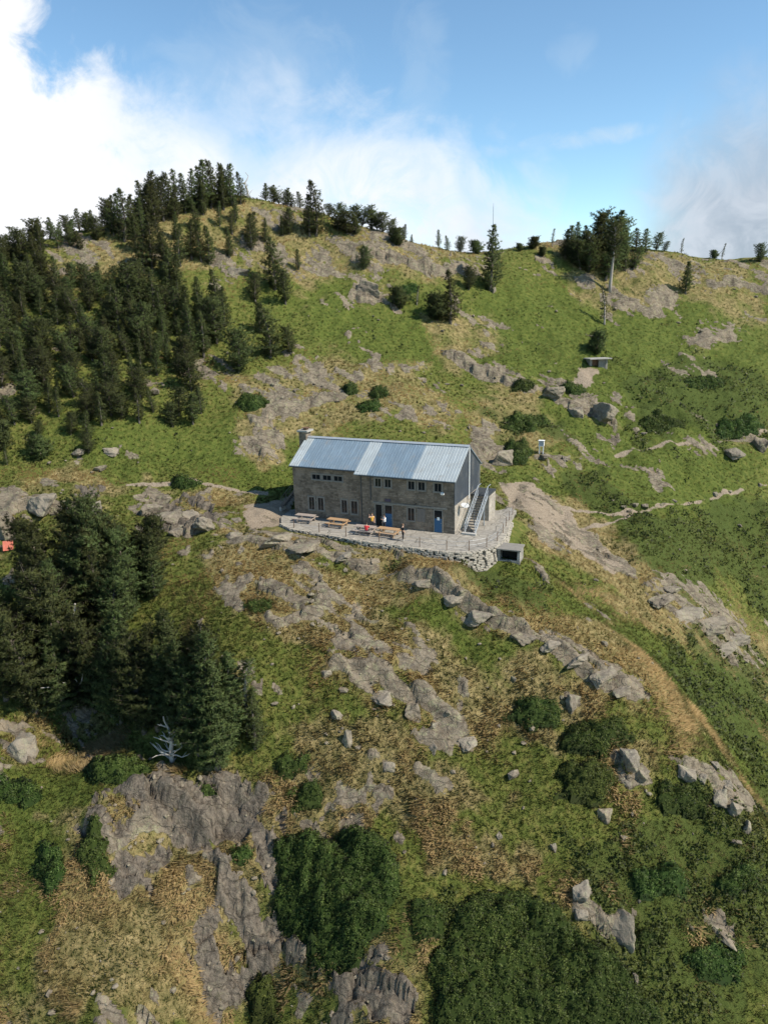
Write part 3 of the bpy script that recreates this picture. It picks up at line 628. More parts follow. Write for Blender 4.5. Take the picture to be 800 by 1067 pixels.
def build_heath():
    def keep(X, Y):
        h = sample(M_HEATH, X, Y); p = fbm(X / 2.4, Y / 2.4, 601, 4, .6); lush = sample(M_LUSH, X, Y)
        return np.clip(sstep(h * .55 + p * 1.25 + lush * .15, .45, .68), 0, 1) * np.clip(1 - 1.6 * sample(M_ROCK, X, Y), 0, 1) * np.clip(1 - 1.5 * sample(M_SOIL, X, Y), 0, 1) * off_hut(X, Y, .5) * .72 * np.maximum(sstep(h, .04, .35), .16 * sstep(Y, 80, 90) * sstep(lush, .2, .6))
    VV, FF, TT, NN, off = [], [], [], [], 0
    for s, (y0, y1, st, sz, k) in enumerate(((27, 48, .22, .20, 9), (48, 70, .32, .26, 8), (70, 105, .44, .30, 7), (105, 150, .66, .38, 6))):
        X, Y, Z = scatter(y0, y1, st, keep); hh = np.abs(fbm(X / 1.3, Y / 1.3, 611, 3)) * .5
        P = np.stack([X, Y, Z + hh * .7 + .04], 1); N = np.tile([0.05, -.3, .95], (len(X), 1))
        t = np.clip(.5 + fbm(X / 3, Y / 3, 621, 3) * 1.3 + rng.normal(0, .2, len(X)), 0, 1)
        v, f, tt = clumps(P, N, sz * rng.uniform(.7, 1.3, len(X)), k, .75, s, t); VV.append(v); FF.append(f + off); TT.append(tt); NN.append(CLUMP_N); off += len(v)
    me = new_mesh('heath', np.vstack(VV), np.vstack(FF), False); attr_col(me, 'tint', np.vstack(TT)); put_normal(me, np.vstack(NN))
    tag(link('heath_ground_cover', me, MAT_HEATH), 'low dark green heath spreading in patches through the grass', 'ground cover', kind='stuff')
build_heath()

# ------------------------------------------------------------------ mesh builder for built things
class MB:
    def __init__(s): s.V, s.F, s.M = [], [], []
    def add(s, verts, faces, mi=0):
        o = len(s.V); s.V += [tuple(v) for v in verts]; s.F += [tuple(i + o for i in f) for f in faces]; s.M += [mi] * len(faces); return s
    def box(s, c, d, rz=0.0, rx=0.0, ry=0.0, mi=0, taper=1.0):
        R = Matrix.Rotation(rz, 3, 'Z') @ Matrix.Rotation(ry, 3, 'Y') @ Matrix.Rotation(rx, 3, 'X'); P = []
        for z in (-1, 1):
            for x, y in ((-1, -1), (1, -1), (1, 1), (-1, 1)):
                k = taper if z > 0 else 1.0
                P.append(Vector(c) + R @ Vector((x * d[0] / 2 * k, y * d[1] / 2 * k, z * d[2] / 2)))
        return s.add(P, [(3, 2, 1, 0), (4, 5, 6, 7), (0, 1, 5, 4), (1, 2, 6, 5), (2, 3, 7, 6), (3, 0, 4, 7)], mi)
    def span(s, lo, hi, mi=0): return s.box([(a + b) / 2 for a, b in zip(lo, hi)], [abs(b - a) for a, b in zip(lo, hi)], mi=mi)
    def tube(s, pts, radii, sides=6, mi=0, cap=True):
        pts = [Vector(p) for p in pts]; radii = [radii] * len(pts) if isinstance(radii, (int, float)) else radii; P = []; up = None
        for k, p in enumerate(pts):
            t = (pts[min(k + 1, len(pts) - 1)] - pts[max(k - 1, 0)]).normalized()
            a = t.cross(Vector((0, 0, 1)) if abs(t.z) < .9 else Vector((1, 0, 0))).normalized()
            if up is not None:
                a = (up - t * up.dot(t)); a = a.normalized() if a.length > 1e-6 else t.orthogonal().normalized()
            up = a; b = t.cross(a)
            for j in range(sides):
                w = 2 * math.pi * j / sides; P.append(p + (a * math.cos(w) + b * math.sin(w)) * radii[k])
        F = []
        for k in range(len(pts) - 1):
            for j in range(sides):
                j2 = (j + 1) % sides; F.append((k * sides + j, k * sides + j2, (k + 1) * sides + j2, (k + 1) * sides + j))
        if cap: F += [tuple(range(sides - 1, -1, -1)), tuple((len(pts) - 1) * sides + j for j in range(sides))]
        return s.add(P, F, mi)
    def prism(s, poly, z0, z1, mi=0):
        n = len(poly); P = [(x, y, z0) for x, y in poly] + [(x, y, z1) for x, y in poly]
        return s.add(P, [tuple(range(n - 1, -1, -1)), tuple(range(n, 2 * n))] + [(i, (i + 1) % n, n + (i + 1) % n, n + i) for i in range(n)], mi)
    def build(s, name, mats, parent=None, smooth=False, bevel=0.0):
        me = bpy.data.meshes.new(name); me.from_pydata(s.V, [], s.F); mats = mats if isinstance(mats, (list, tuple)) else [mats]
        for m in mats: me.materials.append(m)
        me.polygons.foreach_set('material_index', s.M); me.polygons.foreach_set('use_smooth', [smooth] * len(s.F)); me.update()
        o = bpy.data.objects.new(name, me); C.objects.link(o); o.parent = parent
        if bevel:
            b = o.modifiers.new('edge', 'BEVEL'); b.width = bevel; b.segments = 2; b.limit_method = 'ANGLE'
        return o

# ------------------------------------------------------------------ the mountain hut
def facade(u, v, sb=0.0):
    d = rays(u, v); t = (sb - (CAMP - HO) @ HB) / (d @ HB); P = CAMP + d * t - HO; return P @ HR, P[2]
def masonry(name, a, b, mortar, sx=.42, sz=.2, sunny=1.0):
    m, g = newmat(name); tc = g.n('ShaderNodeTexCoord'); sp = g.n('ShaderNodeSeparateXYZ'); g.l(tc.outputs['Object'], sp.inputs[0])
    n0 = g.n('ShaderNodeTexNoise', i_Scale=1.6, i_Detail=3.0); g.l(tc.outputs['Object'], n0.inputs['Vector'])
    cb = g.n('ShaderNodeCombineXYZ'); xy = g.math('ADD', sp.outputs[0], sp.outputs[1]); g.l(g.math('ADD', xy, g.math('MULTIPLY', n0.outputs[0], .5)), cb.inputs[0]); g.l(g.math('ADD', sp.outputs[2], g.math('MULTIPLY', n0.outputs[0], .25)), cb.inputs[1])
    br = g.n('ShaderNodeTexBrick', i_Scale=1.0); br.inputs['Brick Width'].default_value = sx; br.inputs['Row Height'].default_value = sz; br.inputs['Mortar Size'].default_value = .018; br.inputs['Mortar Smooth'].default_value = .5; br.inputs['Bias'].default_value = -.1
    br.inputs['Color1'].default_value = (*a, 1); br.inputs['Color2'].default_value = (*b, 1); br.inputs['Mortar'].default_value = (*mortar, 1); br.offset = .43; br.squash = .7; br.squash_frequency = 3
    g.l(cb.outputs[0], br.inputs['Vector'])
    n1 = g.noise(tc.outputs['Object'], 4, 5, .65); n2 = g.noise(tc.outputs['Object'], .7, 4, .6)
    col = g.mix(g.math('MULTIPLY', g.smooth(n1, .4, .68), .5), br.outputs[0], tuple(x * .55 for x in a)); col = g.mix(g.math('MULTIPLY', g.smooth(n2, .46, .66), .55), col, tuple(min(1, x * 1.25) for x in b))
    h = g.math('ADD', g.math('MULTIPLY', br.outputs[1], -.9), g.math('MULTIPLY', n1, .8)); finish(g, col, .93, .15, h, .7, .05); return m
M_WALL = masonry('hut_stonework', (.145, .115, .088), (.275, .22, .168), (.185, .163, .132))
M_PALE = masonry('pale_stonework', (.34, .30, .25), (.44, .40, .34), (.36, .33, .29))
M_DRYST = masonry('dry_stone', (.27, .25, .225), (.40, .375, .335), (.07, .065, .06), .5, .24)
M_CONC = simple('concrete', (.36, .345, .315), .9, .15, 3, .15)
M_DKCONC = simple('weathered_concrete', (.215, .20, .175), .92, .2, 4, .15)
M_GLASS = simple('window_glass', (.012, .015, .018), .12, .1, 2, 0, .5)
M_BLACK = simple('opening_shade', (.012, .011, .010), .8)  # near-black colour standing in for the shade inside openings
M_BLUE = simple('blue_door_paint', (.035, .105, .21), .55, .15, 4)
M_SHUT = simple('grey_shutter_wood', (.19, .165, .145), .8, .2, 4, .2, stretch=(12, 1, .5))
M_STEEL = simple('galvanised_steel', (.40, .43, .46), .5, .12, 4, 0, .4, .35)
M_DKSTEEL = simple('dark_steel', (.06, .065, .07), .55, .2, 4, 0, .4, .3)
M_RUST = simple('rusty_iron', (.13, .075, .045), .8, .3, 6)
M_WHITE = simple('white_paint', (.78, .78, .76), .6, .06, 3)
def metal_sheet(name, col, var):
    m, g = newmat(name); tc = g.n('ShaderNodeTexCoord'); mp = g.n('ShaderNodeMapping'); mp.inputs['Scale'].default_value = (1.2, .25, .25); g.l(tc.outputs['Object'], mp.inputs['Vector'])
    n = g.noise(mp.outputs[0], 2.2, 5, .6, .4); n2 = g.noise(tc.outputs['Object'], .8, 4, .6)
    c = g.mix(g.smooth(n, .35, .7), tuple(x * (1 - var) for x in col), tuple(min(1, x * (1 + var)) for x in col)); c = g.mix(g.math('MULTIPLY', g.math('MULTIPLY', g.smooth(n2, .48, .7), g.smooth(n, .4, .6)), .55), c, (.24, .225, .20))
    finish(g, c, g.math('ADD', g.math('MULTIPLY', n2, .25), .33), .5, None, metal=.15); return m
M_ROOFB = metal_sheet('blue_grey_roof_sheet', (.20, .265, .325), .12)
M_ROOFL = metal_sheet('pale_roof_sheet', (.40, .44, .455), .08)
M_CLAD = metal_sheet('slate_blue_cladding', (.085, .098, .118), .12)
L, W, HE, HRG, SBK, LR = 18.45, 8.3, 5.56, 8.1, .38, 10.2
SLOPE = (HRG - HE) / (W / 2)
def build_hut():
    hut_o = thing('mountain_hut', 'two storey stone mountain refuge with blue grey metal roof on the grassy spur', 'mountain hut', tuple(HO), -HYAW)
    b = MB()                                                                    # shell: right wing, left wing set back, gables
    def wing(x0, x1, y0, he):
        P = []
        for x in (x0, x1): P += [(x, y0, -.8), (x, W, -.8), (x, W, HE - .02), (x, W / 2, HRG - .12), (x, y0, he - .02)]
        b.add(P, [(0, 1, 2, 3, 4)[::1], (9, 8, 7, 6, 5), (0, 4, 9, 5), (1, 6, 7, 2), (4, 3, 8, 9), (3, 2, 7, 8), (0, 5, 6, 1)])
    wing(-LR, 0, 0, HE); wing(-L, -LR - .002, SBK, HE + SBK * SLOPE)
    b.build('stone_wall', M_WALL, hut_o)
    b = MB()                                                                    # lower right gable: sunlight put into the colour, paler than the wall stone
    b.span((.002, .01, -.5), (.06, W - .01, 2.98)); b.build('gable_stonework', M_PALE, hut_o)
    b = MB()                                                                    # ribbed cladding on the upper right gable
    P = [(.09, -.05, 2.98), (.09, W + .05, 2.98), (.09, W + .05, HE - .03), (.09, W / 2, HRG - .1), (.09, -.05, HE - .03)]
    b.add(P + [(.003, y, z) for _, y, z in P], [(0, 1, 2, 3, 4), (0, 4, 9, 5), (0, 5, 6, 1), (1, 6, 7, 2), (2, 7, 8, 3), (3, 8, 9, 4)])
    for k in range(1, 28):
        y = W * k / 28; zt = HRG - .14 - abs(y - W / 2) * SLOPE; b.box((.105, y, (2.99 + zt) / 2), (.03, .05, zt - 2.99))
    b.build('gable_cladding', M_CLAD, hut_o)
    # roof: five front runs of ribbed sheet, one back slope, ridge cap
    def run(x0, x1, y_eave, mat, seams=.31, name='roof_sheet'):
        b = MB(); y0 = y_eave; z0 = HE + (y0) * SLOPE + .04; y1, z1 = W / 2, HRG + .04; nrm = Vector((0, -SLOPE, 1)).normalized()
        b.add([(x0, y0, z0), (x1, y0, z0), (x1, y1, z1), (x0, y1, z1), (x0, y0, z0 - .09), (x1, y0, z0 - .09), (x1, y1, z1 - .09), (x0, y1, z1 - .09)], [(0, 1, 2, 3), (7, 6, 5, 4), (0, 4, 5, 1), (1, 5, 6, 2), (3, 7, 4, 0)])
        n = max(1, int(round((x1 - x0) / seams))); ln = math.hypot(y1 - y0, z1 - z0); ang = math.atan2(z1 - z0, y1 - y0)
        for k in range(n):
            x = x0 + (k + .5) * (x1 - x0) / n
            b.box((x, (y0 + y1) / 2, (z0 + z1) / 2 + .02), (.045, ln, .05), rx=ang)
        return b.build(name, mat, hut_o)
    XL, XR = -L - .28, .22; S = lambda f: XL + (XR - XL) * f
    eave_r, eave_l = -.30, SBK - .25
    run(S(0), S(.062), eave_l, M_ROOFL); run(S(.062) + .002, S(.42) - .002, eave_l, M_ROOFB)
    run(S(.42), -LR + .9, eave_r, M_ROOFL); run(-LR + .902, S(.757), eave_r, M_ROOFB); run(S(.757) + .002, S(1), eave_r, M_ROOFL)
    b = MB(); z0 = HE - .30 * SLOPE + .04
    b.add([(XL, W + .3, z0), (XR, W + .3, z0), (XR, W / 2 + .001, HRG + .04), (XL, W / 2 + .001, HRG + .04), (XL, W + .3, z0 - .09), (XR, W + .3, z0 - .09), (XR, W / 2 + .001, HRG - .05), (XL, W / 2 + .001, HRG - .05)], [(1, 0, 3, 2), (4, 5, 6, 7), (0, 1, 5, 4), (1, 2, 6, 5), (3, 0, 4, 7)])
    b.build('back_roof_sheet', M_ROOFB, hut_o)
    b = MB()
    for sg in (-1, 1): b.box(((XL + XR) / 2, W / 2 + sg * .13, HRG + .055), (XR - XL + .02, .30, .03), rx=-sg * math.atan(SLOPE))
    b.build('ridge_cap', M_STEEL, hut_o)
    b = MB(); b.box((XR - LR / 2 - .12, eave_r - .05, HE + eave_r * SLOPE - .05), (LR + .1, .10, .10)); b.box(((XL - LR) / 2, eave_l - .05, HE + eave_l * SLOPE - .05), (L - LR + .2, .10, .10)); b.build('gutter', M_DKSTEEL, hut_o)
    # windows and doors
    def window(x0, x1, z0, z1, y, fr=.13, frm=M_CONC, bars=1):
        f = MB()
        for lo, hi in (((x0 - fr, y - .05, z1), (x1 + fr, y + .05, z1 + fr)), ((x0 - fr, y - .07, z0 - fr), (x1 + fr, y + .05, z0)), ((x0 - fr, y - .045, z0), (x0, y + .05, z1)), ((x1, y - .045, z0), (x1 + fr, y + .05, z1))): f.span(lo, hi)
        w = f.build('window', frm, hut_o)
        p = MB(); p.span((x0, y - .012, z0), (x1, y + .03, z1)); p.build('pane', M_GLASS, w)
        s = MB(); xm = (x0 + x1) / 2; s.box((xm, y - .025, (z0 + z1) / 2), (.045, .022, z1 - z0)); s.box((x0 + .025, y - .024, (z0 + z1) / 2), (.05, .02, z1 - z0)); s.box((x1 - .025, y - .024, (z0 + z1) / 2), (.05, .02, z1 - z0))
        s.span((x0, y - .024, z1 - .04), (x1, y - .013, z1 + .001)); s.span((x0, y - .0245, z0 - .001), (x1, y - .0135, z0 + .04))
        s.build('sash', M_SHUT, w); return w
    for x0, x1 in ((-8.5, -7.82), (-7.42, -6.72), (-4.86, -4.14), (-3.78, -3.04), (-2.08, -1.3)): window(x0, x1, 4.22, 5.08, 0, .12, M_DKCONC)
    for x0, x1 in ((-16.07, -15.05), (-14.77, -13.73), (-13.44, -12.42)): window(x0, x1, 4.32, 4.88, SBK, .12, M_DKCONC)
    for x0, x1 in ((-16.62, -15.92), (-15.52, -14.8), (-12.66, -11.98), (-11.52, -10.76)): window(x0, x1, .92, 2.33, SBK, .13, M_DKCONC)
    window(-4.94, -4.19, .96, 2.30, 0, .11, M_DKCONC)
    s = MB(); s.span((-3.92, -.05, .93), (-3.04, .03, 2.31))
    for k in range(6): s.span((-3.90 + k * .145, -.075, .96), (-3.79 + k * .145, -.05, 2.28))
    s.build('closed_shutter', M_SHUT, hut_o)
    def door(x0, x1, z1, mat, glass=None):
        f = MB()
        for lo, hi in (((x0 - .1, -.06, 0.0), (x0, .04, z1)), ((x1, -.06, 0.0), (x1 + .1, .04, z1)), ((x0 - .1, -.06, z1), (x1 + .1, .04, z1 + .1))): f.span(lo, hi)
        d = f.build('door', M_DKCONC, hut_o)
        p = MB(); p.span((x0, -.02, .03), (x1, .03, glass or z1)); p.build('door_infill', mat, d)
        if glass: q = MB(); q.span((x0, -.018, glass), (x1, .03, z1)); q.build('door_pane', M_GLASS, d)
        h = MB(); h.box((x1 - .09, -.045, 1.02), (.10, .05, .03)); h.build('door_handle', M_STEEL, d); return d
    door(-8.49, -7.8, 2.32, M_BLACK); door(-7.44, -6.66, 2.32, M_BLUE, 1.45); door(-2.06, -1.27, 2.30, M_BLUE, 1.45)  # first one is an open doorway, its inside shade painted as a black infill
    n = MB(); n.span((-1.78, -.03, 1.28), (-1.52, -.021, 1.60)); n.build('door_notice', M_WHITE, hut_o)
    n = MB(); n.span((-8.75, -.09, 2.44), (-.75, .02, 2.60)); n.build('lintel_band', M_DKCONC, hut_o)
    n = MB(); n.span((-7.42, -.05, 2.72), (-6.80, .02, 3.0)); n.build('name_plaque', simple('plaque', (.07, .055, .085), .6), hut_o)
    n = MB(); n.box((-1.2, -.12, 4.08), (.34, .18, .18), rx=.3); n.span((-1.23, -.06, 4.12), (-1.17, .0, 4.24)); n.build('floodlight', M_WHITE, hut_o)
    n = MB(); n.tube([(-4.0, 0, 2.80), (-4.0, -.18, 2.84), (-4.0, -.3, 2.74)], [.03, .03, .11], 8); n.build('wall_lamp', M_DKSTEEL, hut_o)
    n = MB(); n.span((-9.05, -.05, 2.75), (-8.95, -.001, 5.3)); n.span((-10.12, -.06, .0), (-10.04, -.001, 5.3)); n.build('downpipe', M_DKSTEEL, hut_o)
    n = MB(); n.tube([(.2, W / 2, 2.6), (.2, W / 2, HRG - .15)], .055, 8); n.build('flue_pipe', M_WHITE, hut_o)
    n = MB(); n.span((-19.35, 3.6, -.5), (-18.46, 4.7, 8.72)); ch = n.build('chimney', M_WALL, hut_o); n = MB(); n.span((-19.5, 3.45, 8.722), (-18.2, 4.9, 8.898)); n.build('chimney_cap', M_CONC, ch)
    n = MB(); n.span((-18.95, 3.9, 8.9), (-18.55, 4.4, 9.06)); n.box((-18.75, 4.15, 9.12), (.7, .8, .06)); n.build('chimney_cowl', M_RUST, ch)
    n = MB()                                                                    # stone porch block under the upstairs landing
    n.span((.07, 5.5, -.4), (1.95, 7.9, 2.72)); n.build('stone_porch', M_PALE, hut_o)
    n = MB(); n.span((.1, 5.05, 2.722), (2.0, 8.0, 2.90)); n.build('landing_slab', M_DKSTEEL, hut_o)
    return hut_o
HUT = build_hut()
def hut_thing(name, label, cat, x, y, z=0.0, rz=0.0, group=None): return thing(name, label, cat, tuple(hut(x, y, z)), -HYAW + rz, group)

def build_stairs():
    t = hut_thing('metal_staircase', 'grey galvanised outdoor staircase climbing beside the clad right gable', 'staircase', 1.4, .6)
    RUN, RISE, n, hw = 4.45, 2.88, 15, .52
    for sg in (-1, 1):
        b = MB(); b.box((sg * hw, RUN / 2, RISE / 2 - .02), (.06, math.hypot(RUN, RISE), .22), rx=math.atan2(RISE, RUN)); b.build('stringer', M_STEEL, t)
        r = MB(); pts = [(sg * hw, -.05, .95), (sg * hw, RUN, RISE + .95), (sg * hw, RUN + 1.0, RISE + .95)]; r.tube(pts, .035, 6); r.tube([(sg * hw, -.05, .5), (sg * hw, RUN, RISE + .5)], .022, 6)
        for k in range(6): y = RUN * k / 5; r.tube([(sg * hw, y, RISE * k / 5), (sg * hw, y, RISE * k / 5 + .95)], .025, 6)
        r.build('handrail', M_STEEL, t)
    for k in range(n): b = MB(); b.box((0, RUN * (k + .5) / n, RISE * (k + .6) / n), (2 * hw - .07, .25, .045)); b.build('tread', M_DKSTEEL, t)
    b = MB(); b.span((-.72, -.42, .0), (.72, .06, .17)); b.build('bottom_step', M_CONC, t)
    for sg in (-1, 1): b = MB(); b.box((sg * hw, RUN * .72, RISE * .36 - .1), (.09, .09, RISE * .72)); b.build('support_post', M_STEEL, t)
    t = hut_thing('metal_staircase', 'dark steel fire stairs in the shade behind the far left gable', 'staircase', -18.5, 1.0, 0)
    for sy in (0, .9):
        b = MB(); b.box((-1.1, sy, 1.75), (math.hypot(2.0, 2.3), .05, .2), ry=-math.atan2(2.3, 2.0)); b.build('stringer', M_DKSTEEL, t)
        r = MB(); r.tube([(0, sy, 3.9), (-.15, sy, 3.85), (-2.1, sy, 1.6)], .03, 6)
        for k in range(4): r.tube([(-.15 - .63 * k, sy, 2.8 - .72 * k), (-.15 - .63 * k, sy, 3.8 - .72 * k)], .02, 6)
        r.build('handrail', M_DKSTEEL, t)
    for k in range(10): b = MB(); b.box((-.2 - .2 * k, .45, 2.78 - .23 * k), (.22, .84, .04)); b.build('tread', M_DKSTEEL, t)
    b = MB(); b.span((-2.3, -.1, -.6), (-2.1, 1.0, .6)); b.build('foot_block', M_CONC, t)
build_stairs()

TERR = [(-20.2, 2.2), (-19.7, -.6), (-18.4, -2.6), (-16.3, -3.8), (-12.3, -4.25), (-6.9, -4.85), (-3.5, -4.9), (-.2, -5.0), (1.2, -5.0), (2.2, -4.75), (3.1, -4.25), (3.9, -3.45), (4.45, -2.4), (4.75, -1.0), (4.45, 2.5), (3.95, 6.5), (3.7, 10.3), (2.6, 11.4), (-.4, 11.3), (-.4, 8.5), (-18.6, 8.5), (-18.8, 3.6)]
def build_terrace():
    b = MB(); b.prism(TERR, -.55, 0.0)
    m, g = newmat('terrace_paving'); tc = g.n('ShaderNodeTexCoord'); P = tc.outputs['Object']
    vo = g.n('ShaderNodeTexVoronoi', feature='DISTANCE_TO_EDGE', i_Scale=.75); g.l(P, vo.inputs['Vector']); vc = g.n('ShaderNodeTexVoronoi', feature='F1', i_Scale=.75); g.l(P, vc.inputs['Vector'])
    sp = g.n('ShaderNodeSeparateColor'); g.l(vc.outputs['Color'], sp.inputs[0]); n = g.noise(P, 2.2, 6, .65, .3)
    c = g.ramp(n, [(.3, (.20, .18, .15)), (.5, (.31, .283, .24)), (.7, (.40, .37, .32))]); c = g.mix(g.math('MULTIPLY', sp.outputs[0], .5), c, (.22, .205, .185)); c = g.mix(g.math('MULTIPLY', g.math('SUBTRACT', 1.0, g.smooth(vo.outputs[0], .005, .03)), .8), c, (.11, .10, .08))
    finish(g, c, .92, .15, n, .4, .04)
    o = b.build('terrace_paving', m, None); o.location = tuple(HO); o.rotation_euler = (0, 0, -HYAW); tag(o, kind='structure')
    # retaining wall of rough stones round the front of the terrace
    t = hut_thing('retaining_wall', 'rough stone retaining wall curving round the front edge of the sunlit terrace', 'wall', 0, 0)
    path = TERR[2:16]; b = MB(); r = random.Random(5); cp = MB(); segs = []
    for (x0, y0), (x1, y1) in zip(path, path[1:]):
        n = max(1, int(round(math.hypot(x1 - x0, y1 - y0) / .44)))
        for k in range(n): segs.append((x0 + (x1 - x0) * k / n, y0 + (y1 - y0) * k / n, x0 + (x1 - x0) * (k + 1) / n, y0 + (y1 - y0) * (k + 1) / n))
    for q, (x0, y0, x1, y1) in enumerate(segs):
        a = math.atan2(y1 - y0, x1 - x0); nx, ny = math.sin(a), -math.cos(a); ln = math.hypot(x1 - x0, y1 - y0); xm, ym = (x0 + x1) / 2, (y0 + y1) / 2
        cp.box((xm + nx * .02 + r.uniform(-.05, .05), ym + ny * .02 + r.uniform(-.05, .05), -.035 + r.uniform(-.02, .012)), (ln * r.uniform(.85, 1.02), r.uniform(.42, .6), .12), rz=a + r.uniform(-.12, .12), rx=r.uniform(-.03, .03))
        z = -.06; row = 0
        while z > -1.9:
            h = r.uniform(.12, .25); off = r.uniform(-.2, .2)
            b.box((xm + nx * (.08 + r.uniform(-.02, .04) + row * .03) + math.cos(a) * off, ym + ny * (.08 + r.uniform(-.03, .05) + row * .03) + math.sin(a) * off, z - h / 2), (ln * r.uniform(.7, 1.3), .5, h * r.uniform(.9, 1.1)), rz=a + r.uniform(-.08, .08), rx=r.uniform(-.06, .06), ry=r.uniform(-.06, .06), taper=r.uniform(.88, 1)); z -= h; row += 1
    b.build('wall_stones', M_ROCKW, t, bevel=.05); cp.build('coping_stones', M_ROCKW, t, bevel=.03)
    # railing: thin posts and two wires
    t = hut_thing('terrace_railing', 'thin rusty posts and wires railing along the terrace edge', 'railing', 0, 0)
    posts = [(-16.2, -3.65), (-13.0, -4.05), (-9.8, -4.35), (-6.0, -4.75), (-1.8, -4.8), (.9, -4.85), (2.85, -4.2), (4.1, -2.75), (4.55, -.6), (4.4, 2.0), (4.1, 4.3), (3.9, 6.4), (3.7, 8.6)]
    for x, y in posts: b = MB(); b.tube([(x, y, .0), (x, y, 1.0)], .035, 6); b.build('post', M_RUST, t)
    for z in (.55, .95):
        b = MB()
        for (x0, y0), (x1, y1) in zip(posts, posts[1:]): b.tube([(x0, y0, z), ((x0 + x1) / 2, (y0 + y1) / 2, z - .04), (x1, y1, z)], .009, 4)
        b.build('wire', M_STEEL, t)
    # little stone store at the foot of the terrace
    store = t = hut_thing('stone_store', 'small open fronted stone store with flat slab top below the terrace corner', 'store', 6.0, -1.3, -1.35, .05)
    b = MB(); b.span((-1.2, -.9, -2.4), (-.92, 1.1, 1.2)); b.span((.92, -.9, -2.4), (1.2, 1.1, 1.2)); b.span((-.918, .8, -2.4), (.918, 1.1, 1.2)); b.span((-.918, -.9, -2.4), (.918, -.6, .12)); b.build('store_wall', M_DRYST, t)
    b = MB(); b.span((-1.32, -1.0, 1.203), (1.32, 1.2, 1.36)); b.build('roof_slab', M_DKCONC, t, bevel=.03)
    b = MB(); b.span((-.91, .2, -.3), (.91, .3, 1.19)); b.build('inner_shade_panel', M_BLACK, t); store.scale = (.88, .9, .88)  # black panel added to give the open front its inner shade
M_ROCKW = simple('wall_stone', (.32, .29, .24), .95, .35, 1.9, .6)
build_terrace()

def build_table(x, y, rz, mat, label):
    t = hut_thing('picnic_table', label, 'picnic table', x, y, 0, rz, 'picnic tables on the terrace')
    b = MB()
    for k in range(5): b.box((0, -.32 + .16 * k, .74), (2.2, .145, .045))
    b.build('table_top', mat, t)
    for sg in (-1, 1):
        b = MB(); b.box((0, sg * .78, .44), (2.2, .14, .045)); b.box((0, sg * .63, .44), (2.2, .14, .045)); b.build('bench', mat, t)
        b = MB(); xx = sg * .78
        for q in (-1, 1): b.box((xx, q * .42, .37), (.07, .09, .84), rx=q * .50)
        b.box((xx + .071, 0, .40), (.06, 1.62, .09)); b.box((xx + .071, 0, .69), (.06, .78, .08)); b.build('leg_frame', mat, t)
M_PINE = simple('fresh_pine_planks', (.40, .255, .14), .8, .2, 3, .1, stretch=(.6, 5, 1)); M_GREYP = simple('greyed_planks', (.33, .275, .235), .85, .2, 3, .1, stretch=(.6, 5, 1))
build_table(-16.2, -1.2, .03, M_GREYP, 'greyed wooden picnic table below the two leftmost ground floor windows')
build_table(-12.2, -1.5, -.02, M_PINE, 'empty orange brown picnic table under the second pair of ground floor windows')
build_table(-8.45, -2.7, .04, M_GREYP, 'picnic table with a person in red sitting at its near bench')
build_table(-5.95, -2.6, -.03, M_PINE, 'light wooden picnic table beside the standing person in black')

def build_dish():
    t = hut_thing('satellite_dish', 'pale satellite dish fixed on the gable beside the foot of the staircase', 'satellite dish', .06, 1.35, 2.45)
    b = MB(); R = .42; rings, seg = 5, 20; V = [(0, 0, 0)]; F = []
    for k in range(1, rings + 1):
        r = R * k / rings
        for j in range(seg): V.append((r * math.cos(2 * math.pi * j / seg), r * math.sin(2 * math.pi * j / seg), r * r * .32))
    for j in range(seg): F.append((0, 1 + j, 1 + (j + 1) % seg))
    for k in range(rings - 1):
        for j in range(seg): F.append((1 + k * seg + j, 1 + (k + 1) * seg + j, 1 + (k + 1) * seg + (j + 1) % seg, 1 + k * seg + (j + 1) % seg))
    b.add(V, F); o = b.build('dish', simple('dish_grey_paint', (.5, .5, .49), .6, .06, 3), t, True); sm = o.modifiers.new('thickness', 'SOLIDIFY'); sm.thickness = .02
    o.location = (.62, -.1, .25); o.rotation_euler = (math.radians(14), math.radians(16), 0)
    b = MB(); b.tube([(0, 0, 0), (.45, -.05, -.02), (.58, -.09, .2)], .03, 6); b.build('wall_arm', M_STEEL, t)
    b = MB(); b.tube([(.62, -.1, .22), (.98, -.25, .55)], .018, 6); b.box((.98, -.25, .56), (.1, .1, .1)); b.build('receiver_arm', M_STEEL, t)
build_dish()

